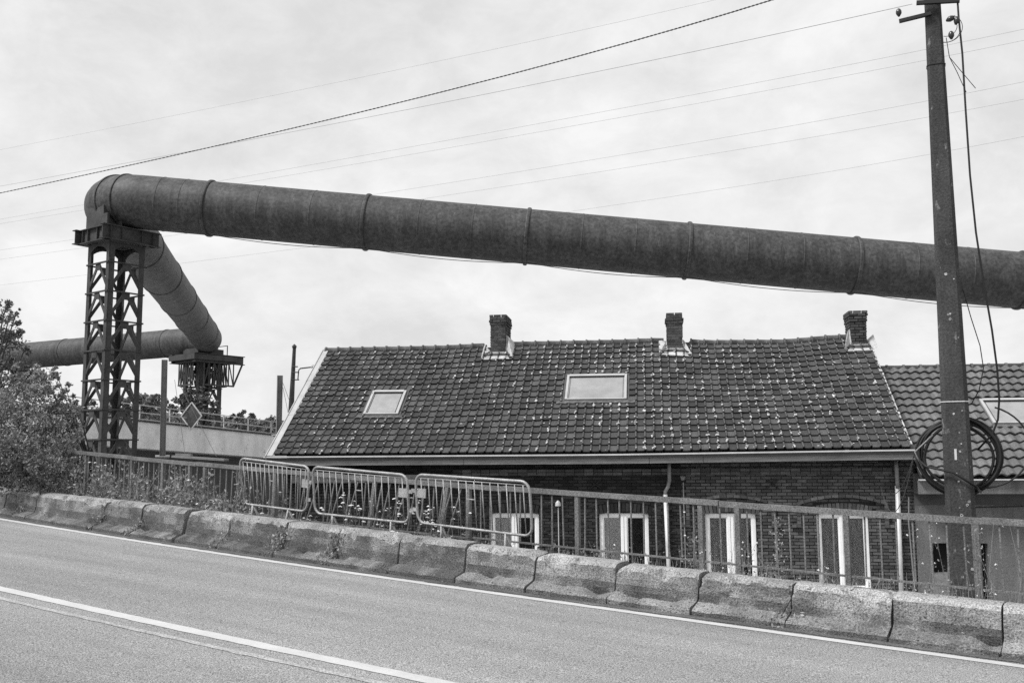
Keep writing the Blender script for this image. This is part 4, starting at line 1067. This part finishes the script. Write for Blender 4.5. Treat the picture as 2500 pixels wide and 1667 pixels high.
tree('shrub', 'pale willowy shrub growing beside the lattice tower above the weeds', RP(17.6, 12.6, -2.0),
     [cl(80, 930, 18.6, 62), cl(130, 980, 18.5, 55), cl(60, 1020, 18.3, 80), cl(130, 1050, 18, 62), cl(20, 960, 18.6, 70), cl(165, 950, 18.6, 30), cl(105, 880, 18.7, 34), cl(150, 900, 18.7, 22), cl(170, 1010, 18.4, 34), cl(60, 880, 18.7, 30), cl(175, 925, 18.7, 16), cl(128, 862, 18.7, 18), cl(90, 850, 18.7, 16), cl(30, 860, 18.7, 20)], 19000, .062, 'leaf', 'shrub', tr=.05)
tree('shrub', 'dark bushy shrub at the road edge behind the first concrete blocks', RP(17.9, 11.0, -.5),
     [cl(30, 1075, 17, 55), cl(95, 1085, 16.8, 45), cl(150, 1080, 16.8, 36), cl(-20, 1050, 17, 60)], 6500, .06, 'leaf_dark', 'shrub', tr=.035)
for nm, lab, cls, nl, base in (
    ('round_bush', 'far rounded bush seen through the lattice tower legs', [cl(275, 938, 92, 34), cl(250, 945, 92, 30), cl(305, 942, 92, 30)], 2200, (-36.5, 92, -2)),
    ('round_bush', 'far rounded bush between the lattice tower and the steel post', [cl(345, 926, 90, 28), cl(372, 936, 90, 22), cl(322, 934, 90, 24)], 1900, (-32.5, 90, -2)),
    ('round_bush', 'small far bush showing over the bridge railing near the roof', [cl(555, 955, 90, 14), cl(540, 958, 90, 12), cl(578, 957, 90, 10)], 420, (-23.5, 90, -2)),
    ('creeper_bush', 'dark creeper climbing the legs of the distant overgrown tower', [cl(430, 915, 84, 22), cl(415, 930, 84, 26), cl(470, 925, 84, 24), cl(455, 900, 84, 20), cl(485, 940, 84, 20), cl(440, 945, 84, 26)], 2600, (-27, 84.5, -2))):
    tree(nm, lab, base, cls, nl, .36, 'hedge_leaf' if nm != 'creeper_bush' else 'leaf_dark', 'bush', tr=.12)
# far hedge bank behind the viaduct
mb = MB()
foliage(mb, [cl(x, 949+6*sin(x*.05)+(x-180)*.075, 99, 26) for x in range(150, 700, 20)]+[cl(x, 972+(x-180)*.06, 97, 36) for x in range(150, 720, 26)], 20000, .36)
tag(mb.build('hedge', 'hedge_leaf'), 'long low far hedge bank behind the bridge railing', 'hedge', kind='stuff')
mb = MB()
vs = []
def crest(x): return 5.9 if x < -44 else 6.4-(x+44)*.078 if x < -23 else 4.76
for i in range(41):
    x = -90+i*4; vs += [Vector((x, 93, ZG)), Vector((x, 101, crest(x)-.5+.4*nz((x, 0, 0), .3))), Vector((x, 130, 2.2)), Vector((x, 170, ZG))]
mb.add(vs, [(i*4+k, i*4+4+k, i*4+5+k, i*4+1+k) for i in range(40) for k in range(3)])
structure(mb.build('far_bank', 'verge_grass', None, True), 'low grassy bank in the distance below the pipes', 'bank')

# weeds between blocks and railing
wd, wf, ws = MB(), MB(), MB()
def weed(s, l, h, nl, sz, flower=0., v0=.05, fs=1.):
    b = RP(s, l, v0); top = b+ZV*h+TV*rnd.gauss(0, .12*h)+LV*rnd.gauss(0, .08*h)
    mid = b.lerp(top, .5)+TV*rnd.gauss(0, .05*h)
    ws.tone = rnd.random(); ws.tube([b, mid, top], [.003, .0022, .0014], 3, cap=False)
    for _ in range(nl):
        f = rnd.random()**.8; p = b.lerp(mid, f*2) if f < .5 else mid.lerp(top, f*2-1)
        leaf(wd, p+Vector((rnd.gauss(0, .035), rnd.gauss(0, .035), rnd.gauss(0, .02))), sz)
    if rnd.random() < flower:
        for _ in range(rnd.choice((1, 1, 2, 3))):
            q = top+TV*rnd.gauss(0, .05)+LV*rnd.gauss(0, .04)+ZV*rnd.uniform(-.06, .02); r0 = rnd.uniform(.014, .036)*fs; k = 8; vs = [q+ZV*.006]
            for i in range(k):
                a = 2*pi*i/k; rr = r0*rnd.uniform(.6, 1.15); vs.append(q+Vector((cos(a)*rr, sin(a)*rr, -.008+rnd.uniform(-.006, .006))))
            wf.add(vs, [(0, i+1, (i+1) % k+1) for i in range(k)]); ws.tube([q, top-ZV*.12], .0015, 3, cap=False)
for _ in range(760):
    s = rnd.uniform(11.3, 19.5); l = rnd.uniform(9.32, 10.5)
    if nz((s*1.6, l*1.2, 0), 1, 6) < -.18: continue
    f = min(1, (s-10.8)/2)
    weed(s, l, rnd.choice((rnd.uniform(.25, .7), rnd.uniform(.4, 1.0)))*(.6+.4*f), rnd.randint(18, 40), .062, .16)
for _ in range(260): weed(rnd.uniform(6.8, 11.6), rnd.uniform(9.3, 10.3), rnd.uniform(.1, .42), rnd.randint(5, 12), .035, .10)
for _ in range(40): weed(rnd.uniform(7.2, 9.4), rnd.uniform(9.3, 9.9), rnd.uniform(.4, .8), 6, .035, .9)
for _ in range(120): weed(rnd.uniform(5.4, 6.4), rnd.uniform(9.4, 10.2), rnd.uniform(.12, .34), 7, .04)
for _ in range(150): weed(rnd.uniform(1.0, 5.4), rnd.uniform(9.18, 9.6), rnd.uniform(.06, .36), 6, .026, .06, .2, .4)
for _ in range(36): weed(rnd.uniform(3.4, 4.3), rnd.uniform(9.3, 10), rnd.uniform(.25, .6), 12, .024, .1, .05, .4)
for _ in range(24): weed(rnd.uniform(1.3, 2.2), rnd.uniform(9.5, 10.4), rnd.uniform(.3, .95), 5, .028, .6, .05, .42)
for _ in range(90):                                    # growth on the top of the blocks
    s = rnd.choice([rnd.uniform(1.6, 3.6), rnd.uniform(12, 17)]); weed(s, rnd.uniform(9.1, 9.24), rnd.uniform(.03, .10), 5, .018, .0, .37)
tag(wd.build('weeds', 'leaf_pale'), 'mixed leafy weeds along the verge between the concrete blocks and the railing', 'weeds', kind='stuff')
tag(ws.build('weed_stalks', 'stalk'), 'thin pale stalks of the weeds along the verge', 'weeds', kind='stuff')
tag(wf.build('weed_flowers', 'flower'), 'small white flat flower heads among the weeds', 'flowers', kind='stuff')
# grass blades
gb = MB()
def blades(s, l, n_, h, spread=.1, lean_=.3):
    for _ in range(n_):
        b = RP(s+rnd.gauss(0, spread), l+rnd.gauss(0, spread*.6), .04); hh = h*rnd.uniform(.5, 1.1); d = (TV*rnd.gauss(0, 1)+LV*rnd.gauss(0, 1)).normalized()*hh*lean_*rnd.random(); w = TV*rnd.uniform(.003, .006)
        m_ = b+ZV*hh*.6+d*.35; e = b+ZV*hh+d
        gb.tone = rnd.random(); gb.add([b-w, b+w, m_+w*.8, e, m_-w*.8], [(0, 1, 2, 4), (4, 2, 3)])
for _ in range(700): blades(rnd.uniform(5, 19), rnd.uniform(9.3, 10.6), 7, rnd.uniform(.12, .32))
for s_, l_, h_ in ((16.4, 9.5, .85), (16.2, 9.45, .8), (15.9, 9.6, .75), (17.4, 9.5, .55), (17.2, 9.4, .5), (14.2, 9.6, .95), (13.7, 9.6, .9), (15.2, 9.6, .85), (12.6, 9.6, .8), (16.7, 9.5, 1.0), (16.0, 9.4, 1.0), (5.85, 9.6, .3), (5.7, 9.7, .3), (5.95, 9.8, .3)): blades(s_, l_, 16, h_, .07, .45)
for _ in range(70): blades(rnd.uniform(1, 5.3), rnd.uniform(9.3, 10.2), 6, rnd.uniform(.1, .3))
tag(gb.build('grass', 'stalk'), 'pale dry grass blades on the verge behind the concrete blocks', 'grass', kind='stuff')
# single plants
def plant(s, l, h, label, v0=.05, nl=60, sz=.03):
    t = thing('weed_plant', RP(s, l, v0), label, 'plant')
    mb = MB(); b = RP(s, l, v0); top = b+ZV*h+TV*.02; mb.tube([b, b.lerp(top, .5)+TV*.01, top], [.006, .005, .002], 5); mb.build('stem', 'stalk', t)
    mb = MB()
    for _ in range(nl):
        f = rnd.uniform(.25, 1.02); w = .05*(1.25-abs(f-.7)*1.4)*h
        leaf(mb, b.lerp(top, f)+Vector((rnd.gauss(0, w), rnd.gauss(0, w), 0)), sz)
    mb.build('leaves', 'leaf_pale', t)
plant(3.28, 9.38, .80, 'single tall bushy weed standing before the brick wall between two windows', .1, 150, .026)
plant(4.15, 9.4, .62, 'thin branching weed against the post of the curtained window', .1, 45)
plant(1.60, 9.7, .85, 'straggly tall weed at the foot of the concrete pole', .1, 40)
# ivy in the block joints
for s_, lab, n_, hh in ((9.66, 'ivy growing out of a block joint below the tangled crowd barrier', 190, .34), (8.68, 'ivy cascading from the block joint below the middle crowd barrier', 180, .34), (13.8, 'ivy clump covering a block joint below the white flowers', 130, .3), (12.75, 'low dark ivy at the foot of a block joint near the weeds', 110, .22), (16.3, 'small dark creeper on the first concrete blocks', 80, .22), (10.75, 'thin creeper at the base of a worn block joint', 50, .14), (3.07, 'dead creeper nest in the block joint before the window', 60, .14)):
    t = thing('ivy', RP(s_, 8.9, .02), lab, 'ivy')
    mb = MB(); mb.tube([RP(s_+.06, 8.80, .02), RP(s_+.02, 8.93, .15), RP(s_-.02, 8.985, .24), RP(s_-.04, 9.02, hh)], .006, 5); mb.build('stem', 'bark', t)
    mb = MB()
    for _ in range(n_):
        f = rnd.random(); v = hh*f; l_ = 8.81+min(v, .13)*1.1+max(0, v-.13)*.25-.02
        leaf(mb, RP(s_+.10-.14*f+rnd.gauss(0, .075), l_-abs(rnd.gauss(0, .03)), v+.03+rnd.gauss(0, .02)), .042)
    mb.build('leaves', 'leaf', t)
# creeper on the end of the first crowd barrier
t = thing('creeper', RP(11.2, 9.5, .4), 'dry creeper wrapped round the end of the tangled crowd barrier', 'creeper')
mb = MB()
for k in range(6): mb.tube([RP(11.14+.06*sin(k*2+i*.9)+(.10 if i < 2 else 0), 9.46+.03*cos(k+i*1.3), .35+.14*i) for i in range(6)], .006, 5)
mb.build('vines', 'stalk', t)
mb = MB()
for _ in range(120): leaf(mb, RP(11.15+rnd.gauss(0, .06), 9.46+rnd.gauss(0, .03), rnd.uniform(.4, 1.05)), .04)
mb.build('leaves', 'leaf_pale', t)
